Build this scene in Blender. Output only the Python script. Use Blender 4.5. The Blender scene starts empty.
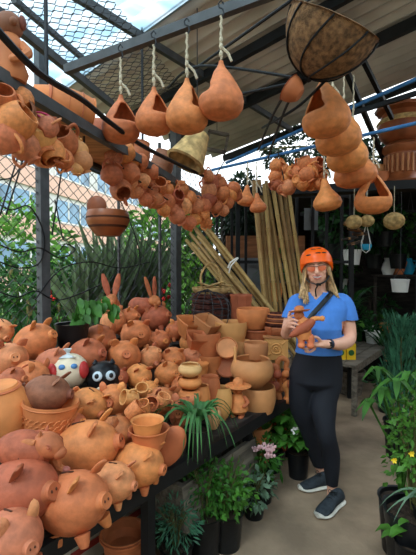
import bpy, bmesh, math, random
from mathutils import Vector, Matrix, Quaternion, noise
PI = math.pi
S = bpy.context.scene
C = S.collection
# ---------------------------------------------------------------- camera
F = 401.0
HOR = 265.0
CAMZ = 1.6
PITCH = math.atan((277.5 - HOR) / F)
cd = bpy.data.cameras.new('camera')
cam = bpy.data.objects.new('camera', cd)
C.objects.link(cam)
cam.location = (0, 0, CAMZ)
cam.rotation_euler = (PI / 2 - PITCH, 0, 0)
cd.sensor_fit = 'VERTICAL'
cd.sensor_height = 36.0
cd.lens = 36.0 * F / 555.0
cd.clip_start = 0.05
cd.clip_end = 300
S.camera = cam
# ---------------------------------------------------------------- light
w = bpy.data.worlds.new('world')
S.world = w
w.use_nodes = True
wn = w.node_tree
wn.nodes.clear()
_o = wn.nodes.new('ShaderNodeOutputWorld')
_b = wn.nodes.new('ShaderNodeBackground')
_tc = wn.nodes.new('ShaderNodeTexCoord')
_sx = wn.nodes.new('ShaderNodeSeparateXYZ')
_cr = wn.nodes.new('ShaderNodeValToRGB')
_cr.color_ramp.elements[0].position = 0.0
_cr.color_ramp.elements[0].color = (0.62, 0.68, 0.72, 1)
_cr.color_ramp.elements[1].position = 1.0
_cr.color_ramp.elements[1].color = (0.74, 0.86, 1.0, 1)
_e = _cr.color_ramp.elements.new(0.35)
_e.color = (0.9, 0.96, 1.0, 1)
wn.links.new(_tc.outputs['Generated'], _sx.inputs[0])
wn.links.new(_sx.outputs['Z'], _cr.inputs[0])
wn.links.new(_cr.outputs[0], _b.inputs[0])
wn.links.new(_b.outputs[0], _o.inputs[0])
_b.inputs[1].default_value = 1.6
sd = bpy.data.lights.new('sun', 'SUN')
sd.energy = 3.4
sd.angle = math.radians(18)
sd.color = (1.0, 0.95, 0.87)
sun = bpy.data.objects.new('sun', sd)
C.objects.link(sun)
sun.location = (-3, -3, 8)
sun.rotation_euler = Vector((0.35, 0.62, -0.72)).to_track_quat('-Z', 'Y').to_euler()
S.view_settings.view_transform = 'Standard'
S.view_settings.look = 'None'
S.view_settings.gamma = 1
S.view_settings.use_curve_mapping = False
S.view_settings.exposure = 0.68
# ---------------------------------------------------------------- helpers
CP, SP = math.cos(PITCH), math.sin(PITCH)
def P(px, py, d):
    a = (px - 208) / F; b = (277.5 - py) / F
    v = Vector((a, CP + b * SP, -SP + b * CP))
    v *= d / v.y
    return Vector((v.x, v.y, v.z + CAMZ))
def PZ(px, py, z):
    v = P(px, py, 1.0) - Vector((0, 0, CAMZ))
    k = (z - CAMZ) / v.z
    return Vector((v.x * k, v.y * k, z))
U = Vector((.6, .8, 0)); V = Vector((.8, -.6, 0)); Z = Vector((0, 0, 1))
E0 = Vector((-.64, 1.4, 0))
def TS(t, s, z=0):          # along the table front edge, back from it, height
    return E0 + U * t - V * s + Z * z
def sOf(p): return (p - E0).dot(-V)
def tOf(p): return (p - E0).dot(U)
def lin(c):
    c = c / 255.0
    return c / 12.92 if c <= 0.04045 else ((c + 0.055) / 1.055) ** 2.4
def rgb(c): return (lin(c[0]), lin(c[1]), lin(c[2]), 1)
def mat(name, col, rough=0.7, var=0.15, scale=8.0, bump=0.0, metal=0.0, objvar=0.0, col2=None, spec=0.3, trans=None, stretch=None, bscale=None):
    m = bpy.data.materials.new(name)
    m.use_nodes = True
    nt = m.node_tree; N = nt.nodes; L = nt.links
    b = N['Principled BSDF']
    b.inputs['Roughness'].default_value = rough
    b.inputs['Metallic'].default_value = metal
    b.inputs['Specular IOR Level'].default_value = spec
    tc = N.new('ShaderNodeTexCoord')
    nz = N.new('ShaderNodeTexNoise')
    nz.inputs['Scale'].default_value = scale
    nz.inputs['Detail'].default_value = 4
    src = tc.outputs['Object']
    if stretch:
        mp = N.new('ShaderNodeMapping'); mp.inputs['Scale'].default_value = stretch
        L.new(src, mp.inputs[0]); src = mp.outputs[0]
    L.new(src, nz.inputs['Vector'])
    mx = N.new('ShaderNodeMixRGB')
    c = rgb(col)
    lo = rgb(col2) if col2 else tuple(x * (1 - var * 1.6) for x in c[:3]) + (1,)
    hi = c if col2 else tuple(min(1, x * (1 + var)) for x in c[:3]) + (1,)
    mx.inputs[1].default_value = lo; mx.inputs[2].default_value = hi
    rp = N.new('ShaderNodeMapRange')
    rp.inputs[1].default_value = 0.35; rp.inputs[2].default_value = 0.65
    L.new(nz.outputs['Fac'], rp.inputs[0])
    L.new(rp.outputs[0], mx.inputs[0])
    out = mx.outputs[0]
    if objvar:
        oi = N.new('ShaderNodeObjectInfo')
        hs = N.new('ShaderNodeHueSaturation')
        r1 = N.new('ShaderNodeMapRange'); r1.inputs[3].default_value = 1 - objvar; r1.inputs[4].default_value = 1 + objvar
        r2 = N.new('ShaderNodeMapRange'); r2.inputs[3].default_value = 0.5 - objvar * .07; r2.inputs[4].default_value = 0.5 + objvar * .05
        L.new(oi.outputs['Random'], r1.inputs[0]); L.new(oi.outputs['Random'], r2.inputs[0])
        L.new(r1.outputs[0], hs.inputs['Value']); L.new(r2.outputs[0], hs.inputs['Hue'])
        L.new(out, hs.inputs['Color']); out = hs.outputs[0]
    L.new(out, b.inputs['Base Color'])
    if bump:
        bp = N.new('ShaderNodeBump'); bp.inputs['Strength'].default_value = bump
        bp.inputs['Distance'].default_value = 0.01
        n2 = N.new('ShaderNodeTexNoise'); n2.inputs['Scale'].default_value = bscale or scale * 4; n2.inputs['Detail'].default_value = 3
        L.new(src, n2.inputs['Vector'])
        L.new(n2.outputs['Fac'], bp.inputs['Height']); L.new(bp.outputs[0], b.inputs['Normal'])
    if trans:
        tr = N.new('ShaderNodeBsdfTranslucent'); L.new(out, tr.inputs[0])
        ms = N.new('ShaderNodeMixShader'); ms.inputs[0].default_value = trans
        L.new(b.outputs[0], ms.inputs[1]); L.new(tr.outputs[0], ms.inputs[2])
        L.new(ms.outputs[0], N['Material Output'].inputs[0])
    return m
M = {}
T = dict(rough=0.62, var=0.14, scale=7, bump=0.15, objvar=0.16, spec=0.3)
M['orange'] = mat('terracotta_orange', (206, 124, 72), **T)
M['tan'] = mat('terracotta_tan', (210, 148, 90), **{**T, 'var': .08})
M['red'] = mat('terracotta_red', (180, 102, 64), **T)
M['pink'] = mat('terracotta_pink', (206, 130, 86), **T)
M['brown'] = mat('terracotta_brown', (136, 84, 62), **T)
M['pale'] = mat('terracotta_pale', (216, 164, 112), **T)
M['glaze'] = mat('glazed_brown_clay', (150, 84, 48), rough=.35, var=.2, scale=6, objvar=.06)
M['groove'] = mat('dark_clay_hole_shade', (82, 46, 30), rough=.9)  # clay of the dark bands; also painted shade for nostrils and coin slots
M['steel'] = mat('grey_painted_steel', (78, 80, 82), rough=.55, var=.15, scale=12)
M['darksteel'] = mat('dark_steel', (36, 38, 42), rough=.55, var=.2, scale=10)
M['blacksteel'] = mat('black_steel', (20, 20, 22), rough=.6)
M['blue'] = mat('blue_painted_pipe', (58, 110, 160), rough=.45, var=.2)
M['wire'] = mat('galvanised_wire', (64, 64, 66), rough=.5, metal=.3)
M['cord'] = mat('black_cord', (16, 16, 18), rough=.6)
M['rope'] = mat('cotton_rope', (190, 176, 150), rough=.9, var=.25, scale=60)
M['wood'] = mat('raw_board', (176, 128, 84), rough=.8, var=.2, scale=3, stretch=(2, 14, 14), bump=.2)
M['darkwood'] = mat('weathered_dark_wood', (58, 50, 44), rough=.85, var=.3, scale=4, stretch=(1, 8, 8), bump=.3)
M['greywood'] = mat('weathered_grey_wood', (112, 102, 90), rough=.85, var=.3, scale=4, stretch=(1, 8, 8), bump=.3)
M['bamboo'] = mat('dry_bamboo', (178, 146, 92), rough=.5, var=.25, scale=2.5, stretch=(6, 6, 1.5), objvar=.15, col2=(140, 104, 60))
M['node'] = mat('bamboo_node', (84, 62, 36), rough=.7)
M['coir'] = mat('coconut_fibre', (128, 94, 62), rough=.95, var=.35, scale=40, bump=.8)
M['straw'] = mat('straw', (196, 162, 108), rough=.9, var=.25, scale=20, bump=.5)
M['wicker'] = mat('dark_wicker', (92, 52, 44), rough=.8, var=.35, scale=30, bump=.4)
M['blackplastic'] = mat('black_plastic', (22, 23, 25), rough=.38, var=.3, scale=5, bump=.6, bscale=9)
M['white'] = mat('white_paint', (232, 230, 224), rough=.5, var=.05)
M['skin'] = mat('skin', (226, 168, 142), rough=.5, var=.06, scale=10)
G = dict(rough=.45, var=.3, scale=9, trans=.35)
M['leaf'] = mat('leaf_green', (66, 118, 44), objvar=.1, **G)
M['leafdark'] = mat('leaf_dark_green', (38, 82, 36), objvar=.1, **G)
M['leafbright'] = mat('leaf_bright_green', (82, 136, 52), objvar=.1, **G)
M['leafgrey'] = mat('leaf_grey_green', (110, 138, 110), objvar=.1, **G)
M['leafstrap'] = mat('strap_leaf', (78, 128, 72), **G)
M['juniper'] = mat('juniper_green', (70, 122, 92), **G)
M['stem'] = mat('plant_stem', (86, 84, 48), rough=.8)
M['soil'] = mat('soil', (52, 40, 30), rough=1, var=.4, scale=30, bump=.8)
M['orangehelmet'] = mat('orange_helmet', (250, 98, 14), rough=.32, var=.03)

class MB:
    """collects geometry for one mesh"""
    def __init__(s): s.v = []; s.f = []; s.m = []; s.cm = 0
    def add(s, vs, fs, X=None):
        o = len(s.v)
        for p in vs:
            p = Vector(p); s.v.append(X @ p if X else p)
        for f in fs: s.f.append([i + o for i in f]); s.m.append(s.cm)
    def box(s, c, size, X=None, R=None):
        hx, hy, hz = size[0] / 2, size[1] / 2, size[2] / 2
        vs = [Vector((x, y, z)) for x in (-hx, hx) for y in (-hy, hy) for z in (-hz, hz)]
        if R: vs = [R @ p for p in vs]
        vs = [p + Vector(c) for p in vs]
        s.add(vs, [(0, 1, 3, 2), (4, 6, 7, 5), (0, 4, 5, 1), (2, 3, 7, 6), (0, 2, 6, 4), (1, 5, 7, 3)], X)
    def beam(s, a, b, wd, ht, up=Z, X=None):
        a = Vector(a); b = Vector(b); d = (b - a).normalized()
        sd_ = d.cross(up)
        if sd_.length < 1e-4: sd_ = d.cross(Vector((0, 1, 0)))
        sd_.normalize(); u2 = sd_.cross(d).normalized()
        vs = []
        for p in (a, b):
            for i, j in ((-1, -1), (1, -1), (1, 1), (-1, 1)): vs.append(p + sd_ * i * wd / 2 + u2 * j * ht / 2)
        s.add(vs, [(3, 2, 1, 0), (4, 5, 6, 7), (0, 1, 5, 4), (1, 2, 6, 5), (2, 3, 7, 6), (3, 0, 4, 7)], X)
    def tube(s, pts, r, n=6, X=None, cap=True, flat=1.0, side=None):
        pts = [Vector(p) for p in pts]
        if not isinstance(r, (list, tuple)): r = [r] * len(pts)
        vs = []; prev = side
        for i, p in enumerate(pts):
            d = (pts[min(i + 1, len(pts) - 1)] - pts[max(i - 1, 0)])
            if d.length < 1e-9: d = Vector((0, 0, 1))
            d.normalize()
            if prev is None:
                prev = d.cross(Z)
                if prev.length < 0.05: prev = d.cross(Vector((1, 0, 0)))
            a = (prev - d * prev.dot(d))
            if a.length < 1e-6: a = d.orthogonal()
            a.normalize()
            b = d.cross(a); prev = a
            for k in range(n):
                t = 2 * PI * k / n
                vs.append(p + (a * math.cos(t) + b * math.sin(t) * flat) * r[i])
        fs = []
        for i in range(len(pts) - 1):
            for k in range(n):
                k2 = (k + 1) % n
                fs.append((i * n + k, i * n + k2, (i + 1) * n + k2, (i + 1) * n + k))
        if cap:
            fs.append(tuple(range(n))[::-1]); fs.append(tuple((len(pts) - 1) * n + k for k in range(n)))
        s.add(vs, fs, X)
    def chain(s, pts, r, n=12, X=None, sub=5, flat=1.0, side=None):
        """tube through pts with smooth interpolation and rounded ends"""
        P_ = [Vector(p) for p in pts]
        if not isinstance(r, (list, tuple)): r = [r] * len(P_)
        q = []; rr = []
        for i in range(len(P_) - 1):
            p0 = P_[max(i - 1, 0)]; p1 = P_[i]; p2 = P_[i + 1]; p3 = P_[min(i + 2, len(P_) - 1)]
            for k in range(sub):
                t = k / sub
                q.append(0.5 * ((2 * p1) + (p2 - p0) * t + (2 * p0 - 5 * p1 + 4 * p2 - p3) * t * t + (3 * p1 - p0 - 3 * p2 + p3) * t ** 3))
                h = t * t * (3 - 2 * t); rr.append(r[i] * (1 - h) + r[i + 1] * h)
        q.append(P_[-1]); rr.append(r[-1])
        d0 = (q[0] - q[1]).normalized(); d1 = (q[-1] - q[-2]).normalized()
        A = []; AR = []
        for a in (85, 60, 30): A.append(q[0] + d0 * rr[0] * flat * math.sin(math.radians(a))); AR.append(rr[0] * math.cos(math.radians(a)))
        Bq = []; BR = []
        for a in (30, 60, 85): Bq.append(q[-1] + d1 * rr[-1] * flat * math.sin(math.radians(a))); BR.append(rr[-1] * math.cos(math.radians(a)))
        s.tube(A + q + Bq, AR + rr + BR, n, X, True, flat, side)
    def lathe(s, prof, n=20, X=None, wob=None):
        vs = []; ids = []
        for (r, z) in prof:
            if r < 1e-5: ids.append([len(vs)]); vs.append(Vector((0, 0, z)))
            else:
                row = []
                for k in range(n):
                    t = 2 * PI * k / n; q = r * (wob(t, z) if wob else 1)
                    row.append(len(vs)); vs.append(Vector((q * math.cos(t), q * math.sin(t), z)))
                ids.append(row)
        fs = []
        for a, b in zip(ids, ids[1:]):
            for k in range(n):
                k2 = (k + 1) % n
                if len(a) == 1 and len(b) == 1: continue
                if len(a) == 1: fs.append((a[0], b[k2], b[k]))
                elif len(b) == 1: fs.append((a[k], a[k2], b[0]))
                else: fs.append((a[k], a[k2], b[k2], b[k]))
        s.add(vs, fs, X)
    def ball(s, c, r, n=14, X=None, R=None):
        rx, ry, rz = (r, r, r) if not isinstance(r, (list, tuple)) else r
        m = n // 2 + 1
        mm = Matrix.Translation(Vector(c)) @ (R.to_4x4() if R else Matrix()) @ Matrix.Diagonal((rx, ry, rz, 1))
        if X: mm = X @ mm
        s.lathe([(max(0, math.sin(PI * i / m)), -math.cos(PI * i / m)) for i in range(m + 1)], n, mm)
    def rings(s, secs, n=24, X=None):
        """secs: (center, vecA, vecB) elliptical sections, capped"""
        vs = []
        for c, a, b in secs:
            for k in range(n):
                t = 2 * PI * k / n; vs.append(Vector(c) + Vector(a) * math.cos(t) + Vector(b) * math.sin(t))
        fs = []
        for i in range(len(secs) - 1):
            for k in range(n):
                k2 = (k + 1) % n; fs.append((i * n + k, i * n + k2, (i + 1) * n + k2, (i + 1) * n + k))
        fs.append(tuple(range(n))[::-1]); fs.append(tuple((len(secs) - 1) * n + k for k in range(n)))
        s.add(vs, fs, X)
    def blade(s, pts, wid, side=None, fold=0.15, prof=None, X=None):
        """leaf along pts, width profile; v-folded"""
        pts = [Vector(p) for p in pts]; n = len(pts); vs = []
        for i, p in enumerate(pts):
            d = (pts[min(i + 1, n - 1)] - pts[max(i - 1, 0)]).normalized()
            sd_ = d.cross(Z) if side is None else side - d * side.dot(d)
            if sd_.length < 1e-4: sd_ = d.orthogonal()
            sd_.normalize(); up = sd_.cross(d)
            t = i / (n - 1)
            k = prof(t) if prof else math.sin(PI * (t * .92 + .06)) ** .8
            ww = wid * k / 2
            vs += [p - sd_ * ww + up * ww * fold * 2, p, p + sd_ * ww + up * ww * fold * 2]
        fs = []
        for i in range(n - 1):
            a = i * 3
            fs += [(a, a + 1, a + 4, a + 3), (a + 1, a + 2, a + 5, a + 4)]
        s.add(vs, fs, X)
    def build(s, name, m, parent=None, smooth=True, loc=None, base=None):
        me = bpy.data.meshes.new(name)
        vs = s.v
        if loc is not None: vs = [p - Vector(loc) for p in vs]
        me.from_pydata([tuple(p) for p in vs], [], s.f)
        ms = m if isinstance(m, (list, tuple)) else [m]
        for x in ms: me.materials.append(M[x] if isinstance(x, str) else x)
        if len(ms) > 1: me.polygons.foreach_set('material_index', s.m)
        if smooth: me.polygons.foreach_set('use_smooth', [True] * len(s.f))
        me.update()
        if smooth:
            try: me.set_sharp_from_angle(angle=math.radians(42))
            except Exception: pass
        o = bpy.data.objects.new(name, me); C.objects.link(o)
        if loc is not None: o.location = loc
        if parent is not None:
            o.parent = parent
        return o
def tag(o, label=None, cat=None, group=None, kind=None):
    if label: o['label'] = label
    if cat: o['category'] = cat
    if group: o['group'] = group
    if kind: o['kind'] = kind
    return o
def empty(name, loc=(0, 0, 0), label=None, cat=None, group=None, R=None, sc=None):
    o = bpy.data.objects.new(name, None); C.objects.link(o)
    o.location = loc; o.empty_display_size = .05
    if R is not None:
        o.rotation_mode = 'QUATERNION'; o.rotation_quaternion = R.to_quaternion() if isinstance(R, Matrix) else R
    if sc: o.scale = (sc, sc, sc) if not isinstance(sc, (tuple, list)) else sc
    return tag(o, label, cat, group)
def part(mb, name, m, root, label=None, smooth=True):
    """mb in world coordinates, root is an unrotated, unscaled Empty: makes local"""
    o = mb.build(name, m, None, smooth, loc=Vector(root.location))
    o.location = (0, 0, 0); o.parent = root
    if label: o['label'] = label
    return o
def sub(mb, name, m, par, root, label=None, smooth=True):
    return part(mb, name, m, root, label, smooth) if par is None else _sub(mb, name, m, par, root, label, smooth)
def _sub(mb, name, m, par, root, label, smooth):
    o = mb.build(name, m, None, smooth, loc=Vector(root.location)); o.location = (0, 0, 0); o.parent = par
    if label: o['label'] = label
    return o
_kids = {}
def kids(o):
    if o.name not in _kids: _kids[o.name] = [c for c in C.objects if c.parent == o]
    return _kids[o.name]
def copy_tree(o, parent=None, m=None):
    c = o.copy(); C.objects.link(c); c.parent = parent
    if m is not None and c.type == 'MESH' and len(c.material_slots) == 1 and c.material_slots[0].material and c.material_slots[0].material.name.startswith('terracotta'):
        c.material_slots[0].link = 'OBJECT'; c.material_slots[0].material = M[m]
    for ch in kids(o): copy_tree(ch, c, m)
    return c
_used = set()
def inst(proto, loc, R=None, sc=1.0, label=None, cat=None, group=None, m=None, name=None):
    """first use moves the prototype itself, later uses copy it with its parts"""
    if proto.name not in _used and m is None and False:
        o = proto
    else:
        o = copy_tree(proto, None, m)
    if name: o.name = name
    o.location = loc
    o.rotation_mode = 'QUATERNION'
    o.rotation_quaternion = (R.to_quaternion() if isinstance(R, Matrix) else R) if R is not None else Quaternion()
    o.scale = (sc, sc, sc) if not isinstance(sc, (tuple, list)) else sc
    for k in ('label', 'category', 'group'):
        if k in o: del o[k]
    return tag(o, label, cat, group)
protos = []
def drop_protos():
    def rm(o):
        for ch in [c for c in C.objects if c.parent == o]: rm(ch)
        bpy.data.objects.remove(o, do_unlink=True)
    for p in protos: rm(p)
def facing(dirv, up=Z):
    """rotation taking +X to dirv"""
    x = Vector(dirv).normalized(); y = up.cross(x)
    if y.length < 1e-3: y = Vector((0, 1, 0))
    y.normalize(); z = x.cross(y)
    return Matrix((x, y, z)).transposed()
def RZ(a): return Matrix.Rotation(a, 3, 'Z')
def axisR(d):
    """rotation taking +Z to d"""
    return Z.rotation_difference(Vector(d).normalized()).to_matrix()
rnd = random.Random(7)
# ================================================================ setting
def TR(t, r, z): return U * t + V * r + Z * z
def roofz(r): return 3.5 + .16 * (r + 1.8)
M['concrete'] = mat('concrete_floor', (146, 124, 102), rough=.9, var=.2, scale=3.2, bump=.4, bscale=30)
mb = MB()
g = [(TR(-4, -6.5, 0)), (TR(-4, 5, 0)), (TR(12, 5, 0)), (TR(12, -6.5, 0))]
mb.add(g, [(0, 1, 2, 3)])
tag(mb.build('floor', 'concrete', smooth=False), kind='structure')
# outside ground beyond the fence
M['grass'] = mat('rough_lawn', (84, 108, 58), rough=.95, var=.3, scale=1.5)
mb = MB(); mb.add([(-40, -8, -.03), (40, -8, -.03), (60, 90, -.03), (-60, 90, -.03)], [(0, 1, 2, 3)])
tag(mb.build('ground', 'grass', smooth=False), kind='structure')
# --- corrugated roof
def sheet(t0, t1, r0, r1, z=0.0, wave=.15, amp=.032, thick=.0):
    m = MB(); n = int((t1 - t0) / wave * 8); rs = [r0, (r0 + r1) / 2, r1]
    vs = []
    for i in range(n + 1):
        t = t0 + (t1 - t0) * i / n
        h = amp * math.sin(2 * PI * t / wave)
        for r in rs: vs.append(TR(t, r, roofz(r) + z + h))
    fs = []
    for i in range(n):
        for k in range(2):
            a = i * 3 + k; fs.append((a, a + 1, a + 4, a + 3))
    m.add(vs, fs); return m
m = bpy.data.materials.new('translucent_roof_sheet'); m.use_nodes = True
N = m.node_tree.nodes; L = m.node_tree.links
b = N['Principled BSDF']; tr = N.new('ShaderNodeBsdfTranslucent'); tp = N.new('ShaderNodeBsdfTransparent')
x1 = N.new('ShaderNodeMixShader'); x2 = N.new('ShaderNodeMixShader')
tc = N.new('ShaderNodeTexCoord'); nz = N.new('ShaderNodeTexNoise'); mp = N.new('ShaderNodeMapping')
mp.inputs['Rotation'].default_value = (0, 0, math.radians(36.87)); mp.inputs['Scale'].default_value = (.5, 5, 1)
L.new(tc.outputs['Object'], mp.inputs[0]); L.new(mp.outputs[0], nz.inputs['Vector']); nz.inputs['Scale'].default_value = 2.0
cr = N.new('ShaderNodeValToRGB'); cr.color_ramp.elements[0].position = .35; cr.color_ramp.elements[1].position = .65
cr.color_ramp.elements[0].color = (.36, .56, .68, 1); cr.color_ramp.elements[1].color = (.74, .82, .86, 1)
L.new(nz.outputs['Fac'], cr.inputs[0]); L.new(cr.outputs[0], tr.inputs[0]); L.new(cr.outputs[0], tp.inputs[0]); L.new(cr.outputs[0], b.inputs['Base Color'])
x1.inputs[0].default_value = .45; L.new(tr.outputs[0], x1.inputs[1]); L.new(tp.outputs[0], x1.inputs[2])
x2.inputs[0].default_value = .12; L.new(x1.outputs[0], x2.inputs[1]); L.new(b.outputs[0], x2.inputs[2])
L.new(x2.outputs[0], N['Material Output'].inputs[0]); M['clearsheet'] = m
M['zinc'] = mat('grey_corrugated_sheet', (196, 190, 182), rough=.6, var=.2, scale=1.3, stretch=(1, 1, 1), metal=.2)
M['gloom0'] = mat('gloom_roof_board', (40, 38, 36), rough=.95, var=.3, scale=2)  # low roof put over the nursery to make it dark
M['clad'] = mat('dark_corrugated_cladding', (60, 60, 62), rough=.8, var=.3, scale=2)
tag(sheet(-3.4, 2.3, -3.3, 4.4).build('ceiling', 'clearsheet'), kind='structure')  # sheets carried on to the right, out of view, to light the aisle
tag(sheet(2.24, 5.0, -3.6, 4.4, .03).build('roof', 'zinc'), kind='structure')
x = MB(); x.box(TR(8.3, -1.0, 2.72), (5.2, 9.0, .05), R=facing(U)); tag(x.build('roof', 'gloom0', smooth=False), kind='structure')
# beams
def beam(name, a, b, wd, ht, m='steel', kind='structure'):
    x = MB(); x.beam(a, b, wd, ht); o = x.build(name, m, smooth=False); return tag(o, kind=kind)
beam('beam', P(66, 70, 2.2), P(330, -29, 1.6), .035, .045, 'steel')
beam('beam', TR(-1, -2.3, 3.36), TR(4.9, -2.3, 3.36), .04, .06, 'steel')
beam('beam', P(14, 0, 2.5), P(88, 63, 3.3), .035, .035, 'steel')
beam('beam', P(-22, -4, 2.0), P(112, 104, 3.3), .04, .05, 'steel')
for tt, rr0, rr1, hh in ((3.0, -3.4, 4.2, .08), (3.75, -3.4, 4.2, .1), (4.92, -3.4, 4.2, .08)):
    beam('rafter_beam', TR(tt, rr0, roofz(rr0) - .07), TR(tt, rr1, roofz(rr1) - .07), .05, hh, 'darksteel')
beam('rafter_beam', TR(0, .5, 3.7), TR(4.9, .5, 3.7), .08, .12, 'darksteel')
# right and rear enclosure, its pale near walls added for bounced fill
def panel(name, a, b, z0, z1, th, m):
    x = MB(); a = Vector(a); b = Vector(b); c = (a + b) / 2; d = b - a; d.z = 0
    R = Matrix.Rotation(math.atan2(d.y, d.x), 3, 'Z')
    x.box((c.x, c.y, (z0 + z1) / 2), (d.length, th, z1 - z0), R=R)
    return tag(x.build(name, m, smooth=False), kind='structure')
M['gloom'] = mat('dark_plank_wall', (46, 42, 38), rough=.95, var=.4, scale=3, stretch=(1, 1, 5))  # walls put round the nursery to keep daylight out
M['fillwall'] = mat('pale_fill_bounce_wall', (222, 212, 194), rough=.9, var=.08)  # unseen walls behind and beside the camera, made pale to bounce soft fill
panel('unseen_fill_wall_rear', TR(-3.3, -2.2, 0), TR(-3.3, 3.6, 0), 0, 3.3, .06, 'fillwall')
panel('unseen_wall_right', TR(-3.3, 3.5, 0), TR(2.6, 3.5, 0), 0, 3.6, .06, 'fillwall')
panel('unseen_wall_right', TR(3.2, 3.3, 0), TR(10.4, 3.3, 0), 0, 2.7, .06, 'gloom')
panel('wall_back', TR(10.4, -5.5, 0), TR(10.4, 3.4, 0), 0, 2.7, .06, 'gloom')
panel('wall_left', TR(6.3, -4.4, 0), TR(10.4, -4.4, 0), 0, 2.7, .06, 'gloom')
# --- display table: dark steel frame, boards, and an added stepped rack carrying the pile and darkening its gaps
t = empty('display_table', TS(.8, .7), 'long dark steel display table with board top holding the piled clay pigs', 'table')
x = MB(); x.beam(TS(-1.3, -.035, .57), TS(2.75, -.035, .57), .05, .075); x.beam(TS(-1.3, 1.42, .57), TS(2.75, 1.42, .57), .05, .07)
for tt in (-.4, .6, 1.6, 2.7): x.beam(TS(tt, .02, .565), TS(tt, 1.42, .565), .045, .05)
part(x, 'frame', 'blacksteel', t, smooth=False)
x = MB(); 
for i in range(7):
    s0 = -.02 + i * .21; x.box(TS(.72, s0 + .095, .597), (4.05, .19, .022), R=facing(U))
part(x, 'table_top', 'darkwood', t, smooth=False)
for tt in (-.2, .62, 1.55, 2.66):
    for ss in (.03, 1.4):
        x = MB(); x.beam(TS(tt, ss, 0), TS(tt, ss, .54), .05, .05, up=U); part(x, 'leg', 'blacksteel', t, smooth=False)
t = empty('gap_filler_rack', TS(.8, .9, .6), 'added dark stepped rack under the heap of clay pigs, darkening its gaps', 'rack')
for i, (s0, h) in enumerate(((.34, .1), (.64, .2), (.94, .31), (1.2, .4))):
    x = MB(); ww = .3 if i < 3 else .22
    x.box(TS(.55, s0 + ww / 2, .6 + h - .012), (3.2, ww, .024), R=facing(U))
    x.box(TS(.55, s0 + .012, .6 + h / 2 - .012), (3.2, .022, h - .024), R=facing(U))
    part(x, 'step', 'darkwood', t, smooth=False)
# --- fence at the table's back
FS = 1.62
def FP(t_, z, off=0): return TS(t_, FS + off, z)
def post(px, name, label, wd=.075, h=3.3, off=0):
    k = (px - 208) / F
    p0 = TS(0, FS + off); tt = (k * p0.y - p0.x) / (U.x - k * U.y)
    x = MB(); p = TS(tt, FS + off, 0); x.beam(p, p + Z * h, wd, wd, up=U)
    return tag(x.build(name, 'steel', smooth=False, loc=p), label, 'post'), tt
_, ta = post(43.5, 'fence_post', 'grey square steel post at the left behind the piled pigs')
_, tb = post(176, 'fence_post', 'dark steel fence post beside the bamboo, seen through the clay garland', .085)
post(119, 'fence_post', 'thin dark upright behind the spiky leaves, between the two thick posts', .02, 2.6, .03)
post(160, 'fence_post', 'thin dark rod just left of the steel post near the bamboo', .025, 2.9, .03)
beam('fence_rail', P(-30, 118, 2.75), P(205, 214, 4.5), .045, .05, 'darksteel', None)
tag(bpy.data.objects['fence_rail'], 'dark steel rail sloping across the top of the wire fence', 'rail')
# chain link mesh
def chainlink(name, o, ax, az, nx, nz, cell, label, r=.0032, keep=None):
    x = MB(); a = Vector(ax).normalized(); z = Vector(az).normalized(); nrm = a.cross(z).normalized()
    for i in range(nx):
        pts = []
        for j in range(nz + 1):
            off = cell / 2 if (j % 2) else 0
            dd = .004 if (j % 2) else -.004
            pts.append(o + a * (i * cell + (off if i % 2 == 0 else cell / 2 - off + .0) ) + z * (j * cell / 2) + nrm * dd)
        x.tube(pts, r, 3, cap=False)
    ob = x.build(name, 'wire', loc=o); return tag(ob, label, 'fence')
# real chain link: neighbouring wires meet at the cell corners
def chainlink2(name, o, ax, az, wdt, hgt, cell, label, r=.0032):
    x = MB(); a = Vector(ax).normalized(); z = Vector(az).normalized(); nrm = a.cross(z).normalized()
    for i in range(int(wdt / cell) + 1):
        for sgn in (1, -1):
            pts = []
            for j in range(int(hgt / cell * 2) + 1):
                off = cell / 4 * (1 if j % 2 else -1) * sgn
                pts.append(o + a * (i * cell + (cell / 2 if sgn < 0 else 0) * 1 + off) + z * (j * cell / 2) + nrm * (.004 * sgn))
            x.tube(pts, r, 3, cap=False)
    ob = x.build(name, 'wire', loc=o); return tag(ob, label, 'fence')
chainlink2('chain_link_fence', TS(-1.6, FS, .5), U, Z, 5.2, 2.3, .095, 'sagging chain link wire mesh strung along the posts behind the pigs', r=.0042)
a0 = P(-30, -20, 2.15); a1 = P(92, 86, 3.25)
chainlink2('chain_link_fence', P(-24, 0, 2.15), (P(98, 92, 3.3) - P(-24, 0, 2.15)), (P(40, -22, 2.2) - P(-24, 0, 2.15)), 1.6, .62, .075, 'chain link mesh panel high up under the pale roof sheets', r=.0036)
# twisted wrought wires on the fence
def cable(name, pts, r, m, label, cat='cable', group=None, n=6):
    x = MB(); P_ = [Vector(p) for p in pts]; q = []
    for i in range(len(P_) - 1):
        p0 = P_[max(i - 1, 0)]; p1 = P_[i]; p2 = P_[i + 1]; p3 = P_[min(i + 2, len(P_) - 1)]
        for k in range(8):
            t_ = k / 8
            q.append(0.5 * ((2 * p1) + (p2 - p0) * t_ + (2 * p0 - 5 * p1 + 4 * p2 - p3) * t_ * t_ + (3 * p1 - p0 - 3 * p2 + p3) * t_ ** 3))
    q.append(P_[-1]); x.tube(q, r, n)
    return tag(x.build(name, m, loc=P_[0]), label, cat, group)
def PF(px, py, off=-.04):      # pixel on the fence plane
    d = P(px, py, 1) - Vector((0, 0, CAMZ)); n = -V; p0 = TS(0, FS + off, 0)
    k = (p0 - Vector((0, 0, CAMZ))).dot(n) / d.dot(n)
    return Vector((0, 0, CAMZ)) + d * k
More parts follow.
